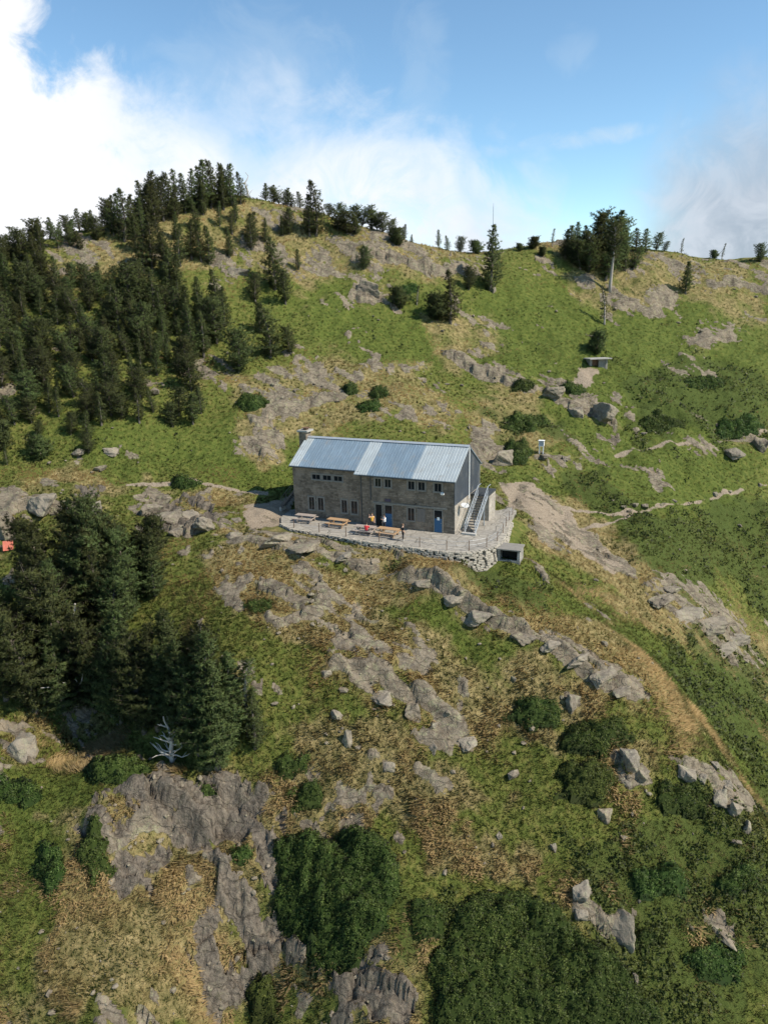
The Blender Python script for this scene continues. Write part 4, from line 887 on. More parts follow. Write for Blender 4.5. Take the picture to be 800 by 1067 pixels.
# ------------------------------------------------------------------ people
def skin_mat(name, col, r=.6): return simple(name, col, r, .06, 8)
M_SKIN = skin_mat('skin', (.52, .33, .24)); M_HAIR = skin_mat('dark_hair', (.035, .024, .018)); M_FAIR = skin_mat('brown_hair', (.14, .08, .045))
M_EYE = skin_mat('eye', (.02, .02, .02), .3)
def person(label, x, y, rz, joints, shirt, trousers, hair, sleeve='long', z=0.0, hem=None, shoe=(.03, .03, .03)):
    """joints: name -> (x,y,z); the body is one skin grown over the joined skeleton, coloured by nearest limb"""
    t = hut_thing('person', label, 'person', x, y, z, rz)
    J = dict(joints); names = []; V = []; E = []; Rr = []; zone = []
    def v(p, r, zn): V.append(tuple(p)); Rr.append(r); zone.append(zn); return len(V) - 1
    hip = v(J['pelvis'], .145, 't'); wa = v(Vector(J['pelvis']).lerp(Vector(J['chest']), .5), .125, 's'); ch = v(J['chest'], .155, 's'); nb = v(J['neck'], .062, 'k'); he = v(J['head'], .098, 'k')
    d = (Vector(J['head']) - Vector(J['neck'])).normalized(); crown = v(Vector(J['head']) + d * .09, .075, 'k'); fw = Vector(J['face']).normalized(); nose = v(Vector(J['head']) + fw * .10 - d * .015, .022, 'k'); chin = v(Vector(J['head']) + fw * .05 - d * .08, .045, 'k')
    E += [(hip, wa), (wa, ch), (ch, nb), (nb, he), (he, crown), (he, nose), (nb, chin)]
    for sd in ('l', 'r'):
        sh = v(J['shoulder_' + sd], .072, 's'); el = v(J['elbow_' + sd], .046, 's' if sleeve == 'long' else 'k'); wr = v(J['wrist_' + sd], .031, 'k'); E += [(ch, sh), (sh, el), (el, wr)]
        dr = (Vector(J['wrist_' + sd]) - Vector(J['elbow_' + sd])).normalized(); pa = v(Vector(J['wrist_' + sd]) + dr * .07, .036, 'k'); E.append((wr, pa))
        side = dr.cross(fw); side = side.normalized() if side.length > .1 else dr.orthogonal().normalized(); bend = side.cross(dr) * (1 if sd == 'l' else -1)
        for q, (o, ln) in enumerate(((-.033, .062), (-.011, .075), (.011, .07), (.033, .052))):
            a = v(Vector(V[pa]) + dr * (.03 + ln * .35) + side * o, .0105, 'k'); b2 = v(Vector(V[a]) + dr * ln * .5 + bend * .015, .009, 'k'); E += [(pa, a), (a, b2)]
        th = v(Vector(V[wr]) + dr * .05 + side * .045, .012, 'k'); th2 = v(Vector(V[th]) + dr * .035 + side * .012, .010, 'k'); E += [(wr, th), (th, th2)]
        hp = v(J['hip_' + sd], .098, 't'); kn = v(J['knee_' + sd], .064, 't'); an = v(J['ankle_' + sd], .042, 't'); to = v(J['toe_' + sd], .038, 'f'); E += [(hip, hp), (hp, kn), (kn, an), (an, to)]
    me = bpy.data.meshes.new('skeleton'); me.from_pydata(V, E, []); o = bpy.data.objects.new('skeleton', me); C.objects.link(o)
    sk = o.modifiers.new('skin', 'SKIN'); o.modifiers.new('smooth', 'SUBSURF').levels = 1
    for i, r in enumerate(Rr): me.skin_vertices[0].data[i].radius = (r, r)
    for i in range(len(V)): me.skin_vertices[0].data[i].use_root = (i == 0)
    dg = bpy.context.evaluated_depsgraph_get(); dg.update(); m2 = bpy.data.meshes.new_from_object(o.evaluated_get(dg)); bpy.data.objects.remove(o, do_unlink=True)
    m2.materials.clear()
    for m in (M_SKIN, simple('shirt', shirt, .85, .1, 6), simple('trousers', trousers, .85, .1, 6), simple('shoes', shoe, .7)): m2.materials.append(m)
    seg = [(Vector(V[a]), Vector(V[b]), zone[b] if zone[a] != 't' else zone[a] if zone[b] != 'f' and zone[b] != 's' else zone[b]) for a, b in E]; ZI = {'k': 0, 's': 1, 't': 2, 'f': 3}
    for p in m2.polygons:
        c = p.center; best = min(seg, key=lambda s: ((c - s[0]) - (s[1] - s[0]) * max(0, min(1, (c - s[0]).dot(s[1] - s[0]) / max(1e-9, (s[1] - s[0]).length_squared)))).length); p.material_index = ZI[best[2]]; p.use_smooth = True
    body = bpy.data.objects.new('body', m2); C.objects.link(body); body.parent = t
    hb = MB(); up = d; ax = Vector(J['head']) + up * .035 - fw * .02; V2 = []; F2 = []; a1 = fw.cross(up).normalized(); n1, n2 = 6, 12
    for i in range(n1 + 1):
        ph = math.pi * .58 * i / n1
        for j in range(n2): w = 2 * math.pi * j / n2; V2.append(ax + (up * math.cos(ph) + (a1 * math.cos(w) + fw * math.sin(w) * (.9 if math.sin(w) > 0 else 1.05)) * math.sin(ph)) * .118)
    for i in range(n1):
        for j in range(n2):
            if i >= 3 and math.sin(2 * math.pi * (j + .5) / n2) > .35: continue
            F2.append((i * n2 + j, (i + 1) * n2 + j, (i + 1) * n2 + (j + 1) % n2, i * n2 + (j + 1) % n2))
    hb.add(V2, F2); hb.build('hair', hair, t, True)
    for sg in (-1, 1): eb = MB(); c = Vector(J['head']) + fw * .098 + a1 * .033 * sg + up * .012; eb.box(c, (.02, .02, .014)); eb.build('eye', M_EYE, t)
    return t
def stand(lift_l=None, lift_r=None, stride=.1):
    J = dict(pelvis=(0, 0, .93), chest=(0, .01, 1.28), neck=(0, 0, 1.47), head=(0, -.02, 1.60), face=(0, -1, 0))
    for sd, s in (('l', 1), ('r', -1)):
        J['shoulder_' + sd] = (.19 * s, 0, 1.39); J['elbow_' + sd] = (.25 * s, .03, 1.12); J['wrist_' + sd] = (.23 * s, -.10, .90)
        J['hip_' + sd] = (.095 * s, 0, .88); J['knee_' + sd] = (.105 * s, -.02 - stride * .3 * s, .49); J['ankle_' + sd] = (.11 * s, .03 - stride * s, .075); J['toe_' + sd] = (.12 * s, -.12 - stride * s, .035)
    if lift_r: J['elbow_r'], J['wrist_r'] = lift_r
    if lift_l: J['elbow_l'], J['wrist_l'] = lift_l
    return J
def sit():
    J = stand(); J.update(pelvis=(0, 0, .55), chest=(0, -.08, .90), neck=(0, -.12, 1.09), head=(0, -.16, 1.22))
    for sd, s in (('l', 1), ('r', -1)):
        J['shoulder_' + sd] = (.19 * s, -.1, 1.01); J['elbow_' + sd] = (.26 * s, -.26, .82); J['wrist_' + sd] = (.12 * s, -.46, .82)
        J['hip_' + sd] = (.1 * s, -.03, .53); J['knee_' + sd] = (.12 * s, -.44, .52); J['ankle_' + sd] = (.12 * s, -.36, .09); J['toe_' + sd] = (.13 * s, -.52, .04)
    return J
person('person in an orange yellow top with one arm raised, standing before the dark doorway', -8.3, -1.35, .5, stand(lift_r=((-.36, -.16, 1.34), (-.30, -.26, 1.58))), (.72, .40, .07), (.05, .05, .06), M_FAIR, 'short')
person('person in a white top standing by the blue door at the middle of the facade', -6.95, -1.3, -.6, stand(lift_l=((.30, -.22, 1.22), (.12, -.36, 1.3))), (.75, .75, .74), (.03, .03, .04), M_HAIR)
person('person in a red jacket seated on the near bench of the third picnic table', -8.0, -3.42, math.pi + .15, sit(), (.55, .045, .05), (.045, .04, .05), M_HAIR)
person('person dressed in black with pale lower legs, standing alone at the terrace edge', -4.0, -3.6, math.pi * .75, stand(stride=.05), (.018, .018, .02), (.02, .02, .022), M_FAIR, shoe=(.5, .46, .40))

# ------------------------------------------------------------------ mountain pines
def pine_proto(seed, H=6.0, R=1.35, base=.10, kind='cone', dens=1.0, bark=None):
    r = np.random.default_rng(seed); b = MB()
    lean = r.normal(0, .10, 2) * H * (.5 if kind == 'cone' else 1.0)
    def axis_at(t): return np.array([lean[0] * t * t + .10 * math.sin(t * 5 + seed), lean[1] * t * t + .10 * math.cos(t * 4 + seed), H * t])
    ts = np.linspace(0, .97, 12); r0 = .021 * H + .03
    b.tube([axis_at(t) - (np.array([0, 0, .35]) if t == 0 else 0) for t in ts], [r0 * (1.25 if t == 0 else 1) * (1 - t) ** .9 + .012 for t in ts], 7)
    def prof(t):
        if kind == 'cone': return R * min(1, (t + .06) * 5) * (1 - t) ** .78 + .10
        if kind == 'round': return R * min(1, (t + .05) * 3.2) * math.sqrt(max(0, 1 - t ** 2.2)) + .10
        if kind == 'umbrella': return R * (.55 + .9 * t) * math.sqrt(max(0, 1 - t ** 3)) + .12
        return R * (1 - .75 * t) + .08                                             # narrow
    P, N, S = [], [], []; nl = int(26 * (1 - base)); ga = r.uniform(0, 6)
    gap_az, gap_w = r.uniform(0, 6.28), r.uniform(.5, 1.0)
    for k in range(nl):
        t = (k + r.uniform(-.3, .3)) / nl; t = min(max(t, 0), .99); tz = base + (1 - base) * t
        nb = int(round((5.5 if kind != 'narrow' else 4.5) * dens)); rad = prof(t)
        for q in range(nb):
            ga += 2.39996 + r.normal(0, .35); az = ga
            ln = rad * r.uniform(.55, 1.16) * (1 + .16 * math.sin(az * 2 + k * .9 + seed))
            if abs(((az - gap_az + k * .17) % 6.283) - 3.14) < gap_w * .5: ln *= .6
            rise = (-.16 + .75 * t + r.normal(0, .13)) if kind != 'umbrella' else .25 + r.normal(0, .15)
            d = np.array([math.cos(az), math.sin(az), 0]); o = axis_at(tz); pts = []
            for s in (0, .35, .7, 1.0): pts.append(o + d * ln * s + np.array([0, 0, ln * (rise * s + .28 * s * s)]))
            if ln > .35: b.tube(pts, [max(.010, .010 + .012 * ln), .010 + .006 * ln, .008, .004], 4, cap=False)
            m = max(2, int(ln / .17 * dens))
            for j in range(m):
                s = .22 + .80 * (j + r.uniform(0, 1)) / m; side = r.normal(0, .19) * ln * (1.15 - .5 * s) + r.normal(0, .05)
                p = o + d * ln * s + np.array([-d[1], d[0], 0]) * side + np.array([0, 0, ln * (rise * s + .28 * s * s) + r.normal(0, .05) + abs(side) * .15])
                P.append(p); nv = d * .55 + np.array([-d[1], d[0], 0]) * np.sign(side) * .3 + np.array([0, 0, .65]); N.append(nv / np.linalg.norm(nv)); S.append(r.uniform(.75, 1.2))
    for j in range(5): P.append(axis_at(1.0) - np.array([0, 0, j * .10])); N.append(np.array([0, 0, 1.])); S.append(.8)
    P, N, S = np.array(P), np.array(N), np.array(S); n = len(P); k = 11
    D = r.normal(0, .62, (n, k, 3)) + N[:, None, :] * .75; D /= np.linalg.norm(D, axis=2, keepdims=True)
    B = P[:, None] + D * .02 + r.normal(0, .035, (n, k, 3)); Wd = np.cross(D, r.normal(0, 1, (n, k, 3))); Wd /= np.linalg.norm(Wd, axis=2, keepdims=True) + 1e-9
    Ln = S[:, None, None] * r.uniform(.15, .27, (n, k, 1)); V = np.empty((n, k, 3, 3), np.float32)
    V[:, :, 0] = B - Wd * .030; V[:, :, 1] = B + Wd * .030; V[:, :, 2] = B + D * Ln
    me = new_mesh('crown', V.reshape(-1, 3), np.arange(n * k * 3, dtype=np.int32).reshape(-1, 3), False)
    T = np.clip(r.uniform(0, 1, n)[:, None] * .8 + r.normal(.1, .15, (n, k)), 0, 1); tip = np.tile(np.array([0, 0, 1.0]), (n, k, 1)) * r.uniform(0, 1, (n, k, 1)) * .6
    attr_col(me, 'tint', np.stack([np.repeat(T[:, :, None], 3, 2), tip, 0 * tip], -1).reshape(-1, 3)); me.materials.append(MAT_NEEDLE); ax_c = np.stack([np.interp(P[:, 2], H * ts, [axis_at(t)[q] for t in ts]) for q in (0, 1)], 1); outw = np.stack([P[:, 0] - ax_c[:, 0], P[:, 1] - ax_c[:, 1], .35 * R + 0 * P[:, 0]], 1); put_normal(me, np.repeat(unit(unit(outw)[:, None, :] * 1.0 + N[:, None, :] * .25 + D * .8).reshape(-1, 3), 3, 0))
    tm = bpy.data.meshes.new('trunk'); tm.from_pydata(b.V, [], b.F); tm.materials.append(bark or MAT_BARK); tm.polygons.foreach_set('use_smooth', [True] * len(b.F)); tm.update()
    return tm, me, H
PROTO = {
 'cone': [pine_proto(s, 6.0, R, b, 'cone', d) for s, R, b, d in ((1, 1.45, .07, 1.0), (2, 1.25, .10, 1.0), (3, 1.65, .05, 1.05), (4, 1.1, .12, .95), (5, 1.5, .08, .9))],
 'round': [pine_proto(s, 5.0, R, b, 'round', d) for s, R, b, d in ((11, 1.5, .08, 1.0), (12, 1.75, .05, 1.05), (13, 1.35, .12, .9))],
 'thin': [pine_proto(s, 6.5, R, b, 'narrow', d, MAT_PALEBARK) for s, R, b, d in ((21, .75, .22, .6), (22, .9, .15, .7))],
 'umbrella': [pine_proto(s, 7.5, .85, .50, 'umbrella', 1.1, MAT_PALEBARK) for s in (31,)],
 'fir': [pine_proto(41, 8.0, 1.5, .04, 'cone', 1.25), pine_proto(42, 7.0, 1.5, .06, 'cone', 1.2)],
 'near': [pine_proto(61, 8.5, 1.75, .05, 'cone', 1.65), pine_proto(62, 8.0, 2.0, .05, 'cone', 1.6), pine_proto(63, 7.5, 2.0, .07, 'round', 1.6)],
 'bush': [pine_proto(51, 2.4, 1.25, .04, 'round', 1.1), pine_proto(52, 2.2, 1.05, .04, 'round', 1.1)],
}
rt = random.Random(3)
USED = []
def add_tree(p, h, kind, label, group=None, name='pine_tree', cat='pine tree', width=1.14, tilt=0.05, yaw=None):
    tm, cm, H = PROTO[kind][rt.randrange(len(PROTO[kind]))]
    o = thing(name, label, cat, (float(p[0]), float(p[1]), float(p[2])), 0, group); s = h / H
    o.scale = (s * width * rt.uniform(.9, 1.12), s * width * rt.uniform(.9, 1.12), s); o.rotation_euler = (rt.uniform(-tilt, tilt), rt.uniform(-tilt, tilt), rt.uniform(0, 6.28) if yaw is None else yaw)
    for nm, me in (('trunk', tm), ('crown', cm)):
        c = bpy.data.objects.new(nm, me); C.objects.link(c); c.parent = o
    USED.append((p[0], p[1])); return o
def tree_px(u, v0, v1, kind, label, group=None, **kw):
    """a tree seen from row v0 (tip) to row v1 (foot) at picture column u"""
    Q = ground([u], [v1], LAND)[0]; q = Q.copy(); q[2] -= .12
    lo = 0.3; _, vb, dep = project(q); h = (v1 - v0) * dep / FPX / max(.75, math.cos(math.atan2(HCAM - q[2], q[1])))
    return add_tree(q, max(h, lo), kind, label, group, **kw)

# single trees one can point to
ONE = [
 (511, 238, 303, 'fir', 'tall dark fir like pine standing alone beneath the thin mast on the saddle'),
 (470, 284, 337, 'cone', 'dark full pine on the green slope below and left of the mast tree'),
 (455, 309, 334, 'bush', 'low dark pine bush touching the left foot of the full pine under the mast tree'),
 (489, 279, 302, 'round', 'small bushy pine close to the left of the mast tree'),
 (417, 301, 320, 'bush', 'low rounded pine bush on the grass below the pale summit slabs'),
 (434, 298, 318, 'thin', 'thin little pine right beside the low bush under the summit slabs'),
 (380, 258, 281, 'round', 'short leaning pine alone on the straw coloured summit slabs'),
 (311, 260, 281, 'cone', 'small narrow pine alone at the left end of the summit slabs'),
 (414, 239, 255, 'bush', 'squat dark bush on the straw coloured shoulder under the skyline'),
 (330, 193, 246, 'cone', 'tall full pine with visible pale trunk standing out on the summit skyline'),
 (421, 225, 240, 'cone', 'small pointed pine alone on the skyline right of the summit trees'),
 (429, 234, 242, 'cone', 'tiny pine just right of the small pointed skyline pine'),
 (457, 234, 252, 'cone', 'left one of the two pines close together on the saddle skyline'),
 (466, 238, 253, 'cone', 'right one of the two pines close together on the saddle skyline'),
 (479, 243, 258, 'round', 'roundish small pine between the close pair and the mast tree on the skyline'),
 (496, 252, 264, 'bush', 'tiny dark pine on the skyline just left of the mast tree'),
 (286, 249, 302, 'cone', 'large dark pine with a long left shadow beside the big pale block'),
 (297, 284, 317, 'round', 'bushy pine at the right foot of the large pine by the pale block'),
 (267, 285, 315, 'round', 'bushy pine at the left foot of the large pine by the pale block'),
 (282, 318, 373, 'cone', 'pine with bare pale lower trunk at the right edge of the slope wood'),
 (303, 341, 368, 'round', 'small round pine alone on the grass at the right edge of the slope wood'),
 (249, 345, 388, 'round', 'bushy dark pine on the grass just left of the pale trunked pine'),
 (271, 315, 347, 'cone', 'dark pine standing above the pale trunked pine on the green slope'),
 (262, 224, 260, 'cone', 'dark broad pine under the summit rocks left of the tall skyline pine'),
 (630, 299, 338, 'thin', 'dark slim pine alone on the green slope under the bare trunked pine'),
 (636, 236, 303, 'umbrella', 'tall pine with long bare pale trunk and high crown on the right knoll'),
 (622, 347, 368, 'bush', 'dark round pine bush just above the little flat roofed shelter'),
 (714, 274, 306, 'cone', 'dark lone pine on the slope left of the big grey ridge slab'),
 (709, 249, 264, 'thin', 'spindly thin pine standing alone on the right ridge line'),
 (752, 252, 268, 'thin', 'small leaning pine on the far right ridge line'),
 (744, 259, 267, 'bush', 'tiny dark shrub like pine next to the leaning ridge pine'),
 (791, 255, 273, 'round', 'small round headed pine at the right end of the ridge line'),
 (555, 248, 259, 'bush', 'low spreading dark pine on the skyline left of the right knoll'),
 (541, 254, 261, 'bush', 'tiny dark pine at the lowest dip of the skyline'),
 (575, 239, 257, 'thin', 'slim open pine on the skyline at the left end of the right knoll'),
 (564, 258, 267, 'bush', 'small dark bush under the slim open skyline pine'),
 (265, 720, 779, 'fir', 'small dark conical pine on the grass right of the bleached dead tree'),
 (258, 682, 762, 'thin', 'tall thin pine with pale bare trunk at the right edge of the lower wood'),
]
for u, v0, v1, k, lb in ONE: tree_px(u, v0, v1, k, lb)
GROUPS = {
 'summit': ('dark pine in the close row crowning the left summit skyline', 'pines crowning the left summit', [(162,184,235),(170,187,230),(157,192,236),(178,184,228),(186,180,222),(194,184,222),(201,179,221),(208,177,219),(215,172,218),(222,172,217),(229,177,215),(236,174,213),(243,175,214),(250,182,213),(183,196,230),(212,190,224),(233,186,219)]),
 'summit2': ('small pine on the rocky summit skyline right of the highest trees', 'small pines right of the highest trees', [(277,192,209),(284,190,208),(290,189,207),(297,189,207),(304,193,209),(312,191,207),(322,206,246),(344,211,223),(357,213,230),(363,222,243),(378,211,231),(372,212,231),(386,214,232),(400,220,238),(406,221,238),(394,220,236),(352,218,240),(370,224,244)]),
 'leftsky': ('pine on the falling left skyline below the summit', 'pines on the falling left skyline', [(25,238,258),(34,238,256),(41,226,247),(54,225,247),(72,226,244),(83,218,240),(96,219,238),(108,216,240),(116,211,241),(125,204,242),(132,201,252),(140,206,246),(148,209,246),(12,246,268),(3,250,275),(90,224,242),(64,232,250)]),
 'slopetop': ('pine scattered on the rocky slope just below the left summit', 'pines on the rocky slope below the summit', [(229,211,236),(243,221,244),(263,222,252),(200,231,269),(219,238,276),(159,231,279),(150,240,283),(173,245,290),(187,236,276),(210,236,272),(240,238,268),(276,228,252),(300,220,244),(246,206,232),(206,214,240),(184,222,250),(170,232,262),(143,228,262),(294,226,246)]),
 'slopemid': ('pine in the open wood half way up the left slope', 'pines half way up the left slope', [(179,261,314),(188,268,318),(135,280,326),(148,281,330),(162,281,328),(118,292,335),(199,319,364),(214,325,372),(226,312,357),(152,318,354),(172,322,360),(105,275,304),(81,302,336),(125,300,346),(170,300,342),(141,312,352),(196,300,346),(209,290,332),(235,300,340),(226,282,322),(90,318,352),(60,300,338),(112,330,368)]),
 'knoll': ('dark pine in the clump on top of the right knoll', 'pines clumped on the right knoll', [(594,237,270),(588,241,268),(602,228,248),(611,236,260),(624,226,272),(631,224,272),(639,224,268),(648,230,258),(620,244,278),(631,258,292),(663,239,263),(671,239,263),(684,243,261),(691,252,262),(661,259,281),(644,246,276),(615,250,274),(597,252,274),(606,246,266),(651,240,268),(627,236,268),(603,252,280),(614,256,284),(650,258,282),(607,252,274)]),
 'lowwood': ('tall pine in the shaded wood on the steep bank left of the hut', 'pines of the wood left of the hut', [(54,540,622),(80,528,628),(100,530,632),(125,543,624),(155,541,612),(140,556,632),(108,556,655),(40,596,664),(58,588,700),(84,598,712),(26,616,700),(120,590,668),(8,640,730),(40,640,742),(66,650,742),(92,560,640),(160,560,620)]),
 'lowwood2': ('pine in the lower clump behind the bleached dead tree', 'pines behind the bleached dead tree', [(165,658,758),(190,648,752),(142,656,746),(225,668,788),(207,680,786),(240,684,776),(228,702,800),(118,645,742),(100,640,740),(178,676,760),(152,680,764),(202,660,752),(128,668,752)]),
}
for key, (lb, grp, lst) in GROUPS.items():
    for u, v0, v1 in lst:
        k = rt.choice(['near'] if key in ('lowwood', 'lowwood2') else ['cone', 'cone', 'round', 'round', 'cone'] if key in ('summit2', 'leftsky', 'knoll') else ['cone', 'cone', 'round', 'cone', 'fir'] if key != 'summit' else ['cone', 'cone', 'fir'])
        low = key.startswith('lowwood'); tree_px(u + rt.uniform(-1, 1), v0, v1, k, lb, grp, width=1.0 if low else 1.5 if v1 - v0 < 24 else 1.35 if key == 'knoll' else 1.1)
def fill(poly, n, hpx, label, group, mind, kinds):
    p = np.array(poly, float); got = 0; tries = 0
    while got < n and tries < 6000:
        tries += 1; u, v = rt.uniform(p[:, 0].min(), p[:, 0].max()), rt.uniform(p[:, 1].min(), p[:, 1].max()); ins = False
        for (ax, ay), (bx, by) in zip(p, np.roll(p, -1, 0)):
            if (ay > v) != (by > v) and u < (bx - ax) * (v - ay) / (by - ay) + ax: ins = not ins
        if not ins: continue
        q = ground([u], [v], LAND)[0]
        if any((q[0] - a) ** 2 + (q[1] - b) ** 2 < mind * mind for a, b in USED): continue
        tree_px(u, v - rt.uniform(*hpx), v, rt.choice(kinds), label, group); got += 1
fill([(-20, 280), (45, 262), (52, 300), (45, 350), (60, 400), (70, 440), (-20, 450)], 60, (20, 40), 'dark pine in the dense wood at the left edge of the slope', 'pines of the dense left edge wood', 1.3, ['cone', 'round', 'round', 'fir'])
fill([(60, 360), (110, 340), (200, 378), (215, 430), (190, 452), (110, 450), (65, 430)], 42, (20, 38), 'dark pine in the wood above the grassy shelf left of the hut', 'pines above the grassy shelf', 1.35, ['cone', 'cone', 'round', 'round', 'fir'])
fill([(0, 266), (60, 240), (130, 214), (165, 205), (165, 238), (110, 250), (50, 272), (0, 285)], 15, (17, 32), 'pine on the falling left skyline below the summit', 'pines on the falling left skyline', 1.4, ['cone', 'round'])
fill([(60, 300), (110, 300), (230, 310), (240, 350), (200, 378), (110, 345), (62, 345)], 30, (18, 34), 'pine in the open wood half way up the left slope', 'pines half way up the left slope', 1.4, ['cone', 'round', 'round'])
fill([(0, 440), (60, 430), (110, 450), (100, 478), (0, 485)], 7, (14, 34), 'small pine at the lower fringe of the left edge wood', 'small pines at the wood fringe', 2.0, ['round', 'bush', 'cone'])

# bleached dead trees
def dead_tree(u, v0, v1, label, seed, group=None, n=11):
    q = ground([u], [v1], LAND)[0]; _, _, dep = project(q); H = (v1 - v0) * dep / FPX / .8; r = random.Random(seed)
    t = thing('dead_tree', label, 'dead tree', (float(q[0]), float(q[1]), float(q[2]) - .1), r.uniform(0, 6), group); b = MB()
    pts = [Vector((.10 * H * math.sin(k * 1.3) * k / 6, .06 * H * math.cos(k * 1.7) * k / 6, H * k / 7)) for k in range(8)]
    b.tube(pts, [.045 * H * (1 - k / 8.5) + .012 for k in range(8)], 7); b.build('trunk', MAT_DEAD, t, True)
    for k in range(n):
        s = r.uniform(.04, .95) ** 1.4; i = min(6, int(s * 7)); o = pts[i].lerp(pts[i + 1], s * 7 - i); a = k * 2.4 + r.uniform(-.4, .4); ln = H * (.42 * (1 - s) + .12) * r.uniform(.7, 1.1)
        P = [o]; d = Vector((math.cos(a), math.sin(a), r.uniform(-.15, .45)))
        for j in range(4): d = (d + Vector((r.uniform(-.45, .45), r.uniform(-.45, .45), r.uniform(-.25, .4)))).normalized(); P.append(P[-1] + d * ln / 4)
        b = MB(); b.tube(P, [.019 * H * (1 - s * .5), .015 * H, .011 * H, .007 * H, .003 * H], 5)
        e = (P[2] - P[1]).normalized(); b.tube([P[2], P[2] + (e + Vector((r.uniform(-.8, .8), r.uniform(-.8, .8), .5))).normalized() * ln * .3], [.008 * H, .003 * H], 4)
        b.build('branch', MAT_DEAD, t, True)
dead_tree(180, 749, 794, 'bleached white dead tree with twisted bare branches above the grey cliff', 12, None, 22)
dead_tree(85, 640, 712, 'grey dead tree with bare twigs amid the shaded wood left of the hut', 15, None, 14)
dead_tree(258, 186, 206, 'thin bare dead tree on the summit skyline right of the highest pines', 21, None, 9)

# ------------------------------------------------------------------ shrubs: leafy cushions that follow the slope
def shrub_poly(poly, height, label, mat, seed, group=None, leaf=.13, dens=26, name='shrub', cat='shrub', lump=.4):
    r = np.random.default_rng(seed); p = np.array(poly, float); Q = ground(p[:, 0], p[:, 1])[:, :2]; lo, hi = Q.min(0), Q.max(0)
    def inner(x, y):
        dmin = np.full(x.shape, 1e9); ins = np.zeros(x.shape, bool)
        for (ax, ay), (bx, by) in zip(Q, np.roll(Q, -1, 0)):
            ex, ey = bx - ax, by - ay; t = np.clip(((x - ax) * ex + (y - ay) * ey) / (ex * ex + ey * ey + 1e-12), 0, 1); dmin = np.minimum(dmin, np.hypot(x - ax - t * ex, y - ay - t * ey))
            ins ^= ((ay > y) != (by > y)) & (x < ex * (y - ay) / (ey if ey else 1e-12) + ax)
        return np.where(ins, dmin, -dmin) + fbm(x / .9, y / .9, seed, 3) * .35 * min(1, height / .7)
    rad = .5 * min(hi - lo); height = height * 1.2
    def top(x, y):
        s = inner(x, y); e = np.clip(s / max(.25, min(rad, height * 1.5)), 0, 1)
        return s, height * np.sqrt(1 - (1 - e) ** 2) * (1 + lump * 2 * fbm(x / 1.2, y / 1.2, seed + 9, 3) + .30 * fbm(x / .5, y / .5, seed + 19, 2)) * (.85 + .5 * fbm(x / 3, y / 3, seed + 5, 2))
    n = int((hi - lo).prod() * dens * 1.5) + 20; x, y = r.uniform(lo[0] - .2, hi[0] + .2, n), r.uniform(lo[1] - .2, hi[1] + .2, n); s, h = top(x, y); k = s > -.02; x, y, h = x[k], y[k], h[k]
    z = sample(LAND, x, y); d = .06; hx = (top(x + d, y)[1] - h + sample(LAND, x + d, y) - z) / d; hy = (top(x, y + d)[1] - h + sample(LAND, x, y + d) - z) / d
    N = np.stack([-hx, -hy, np.ones(len(x))], 1); N /= np.linalg.norm(N, axis=1, keepdims=True); dep = r.uniform(0, 1, len(x)) ** 2
    P = np.stack([x, y, z + h * (1 - .25 * dep) + .03], 1); t = np.clip(.45 + fbm(x / .8, y / .8, seed + 3, 3) * 1.0 + r.normal(0, .22, len(x)), 0, 1)
    v, f, tt = clumps(P, N, leaf * r.uniform(.7, 1.3, len(x)), 9, .62, seed, t)
    st = .22; gx_, gy_ = np.arange(lo[0] - .3, hi[0] + .5, st), np.arange(lo[1] - .3, hi[1] + .5, st); X, Y = np.meshgrid(gx_, gy_); s, h = top(X, Y); Z = sample(LAND, X.ravel(), Y.ravel()).reshape(X.shape) + np.where(s > 0, h * .86 - .03, -.35)
    i = np.arange(X.size).reshape(X.shape); m = (s[:-1, :-1] > -.1) | (s[1:, 1:] > -.1) | (s[:-1, 1:] > -.1) | (s[1:, :-1] > -.1)
    q = np.stack([i[:-1, :-1][m], i[:-1, 1:][m], i[1:, 1:][m], i[1:, :-1][m]], 1); o = len(v)
    me = new_mesh(name, np.vstack([v, np.stack([X.ravel(), Y.ravel(), Z.ravel()], 1)]), np.vstack([f, q + o]), False); attr_col(me, 'tint', np.vstack([tt, np.zeros((X.size, 3))])); put_normal(me, np.vstack([CLUMP_N, np.tile([0, 0, 1.0], (X.size, 1))]))
    c = np.array([Q[:, 0].mean(), Q[:, 1].mean()]); zc = float(sample(LAND, c[0], c[1])); off = Vector((c[0], c[1], zc)); me.transform(Matrix.Translation(-off))
    ob = link(name, me, mat); ob.location = off; return tag(ob, label, cat, group)
def shrub(u, v, a, b, height, label, mat=None, seed=0, group=None, **kw):
    w = [1 + .18 * math.sin(2.1 * k + seed) + .12 * math.sin(3.7 * k + seed * 2) for k in range(14)]
    return shrub_poly([(u + a * w[k] * math.cos(2 * math.pi * k / 14), v + b * w[k] * math.sin(2 * math.pi * k / 14)) for k in range(14)], height, label, mat or MAT_SHRUB, seed + 100, group, **kw)
shrub_poly([(284, 880), (300, 866), (330, 864), (352, 874), (372, 866), (398, 872), (414, 900), (416, 930), (400, 950), (408, 975), (390, 985), (372, 1005), (345, 1020), (326, 1012), (318, 990), (298, 975), (282, 945), (290, 915)], 1.15, 'big dense dark green thicket on the bare grey cliff at the bottom', MAT_SHRUB, 901, dens=46)
shrub_poly([(470, 955), (500, 928), (545, 926), (585, 940), (600, 965), (640, 1000), (680, 1045), (700, 1085), (450, 1085), (455, 1040), (440, 1010), (462, 985)], .95, 'widest dark green thicket spreading along the bottom edge right of the cliff', MAT_SHRUB, 902, dens=40)
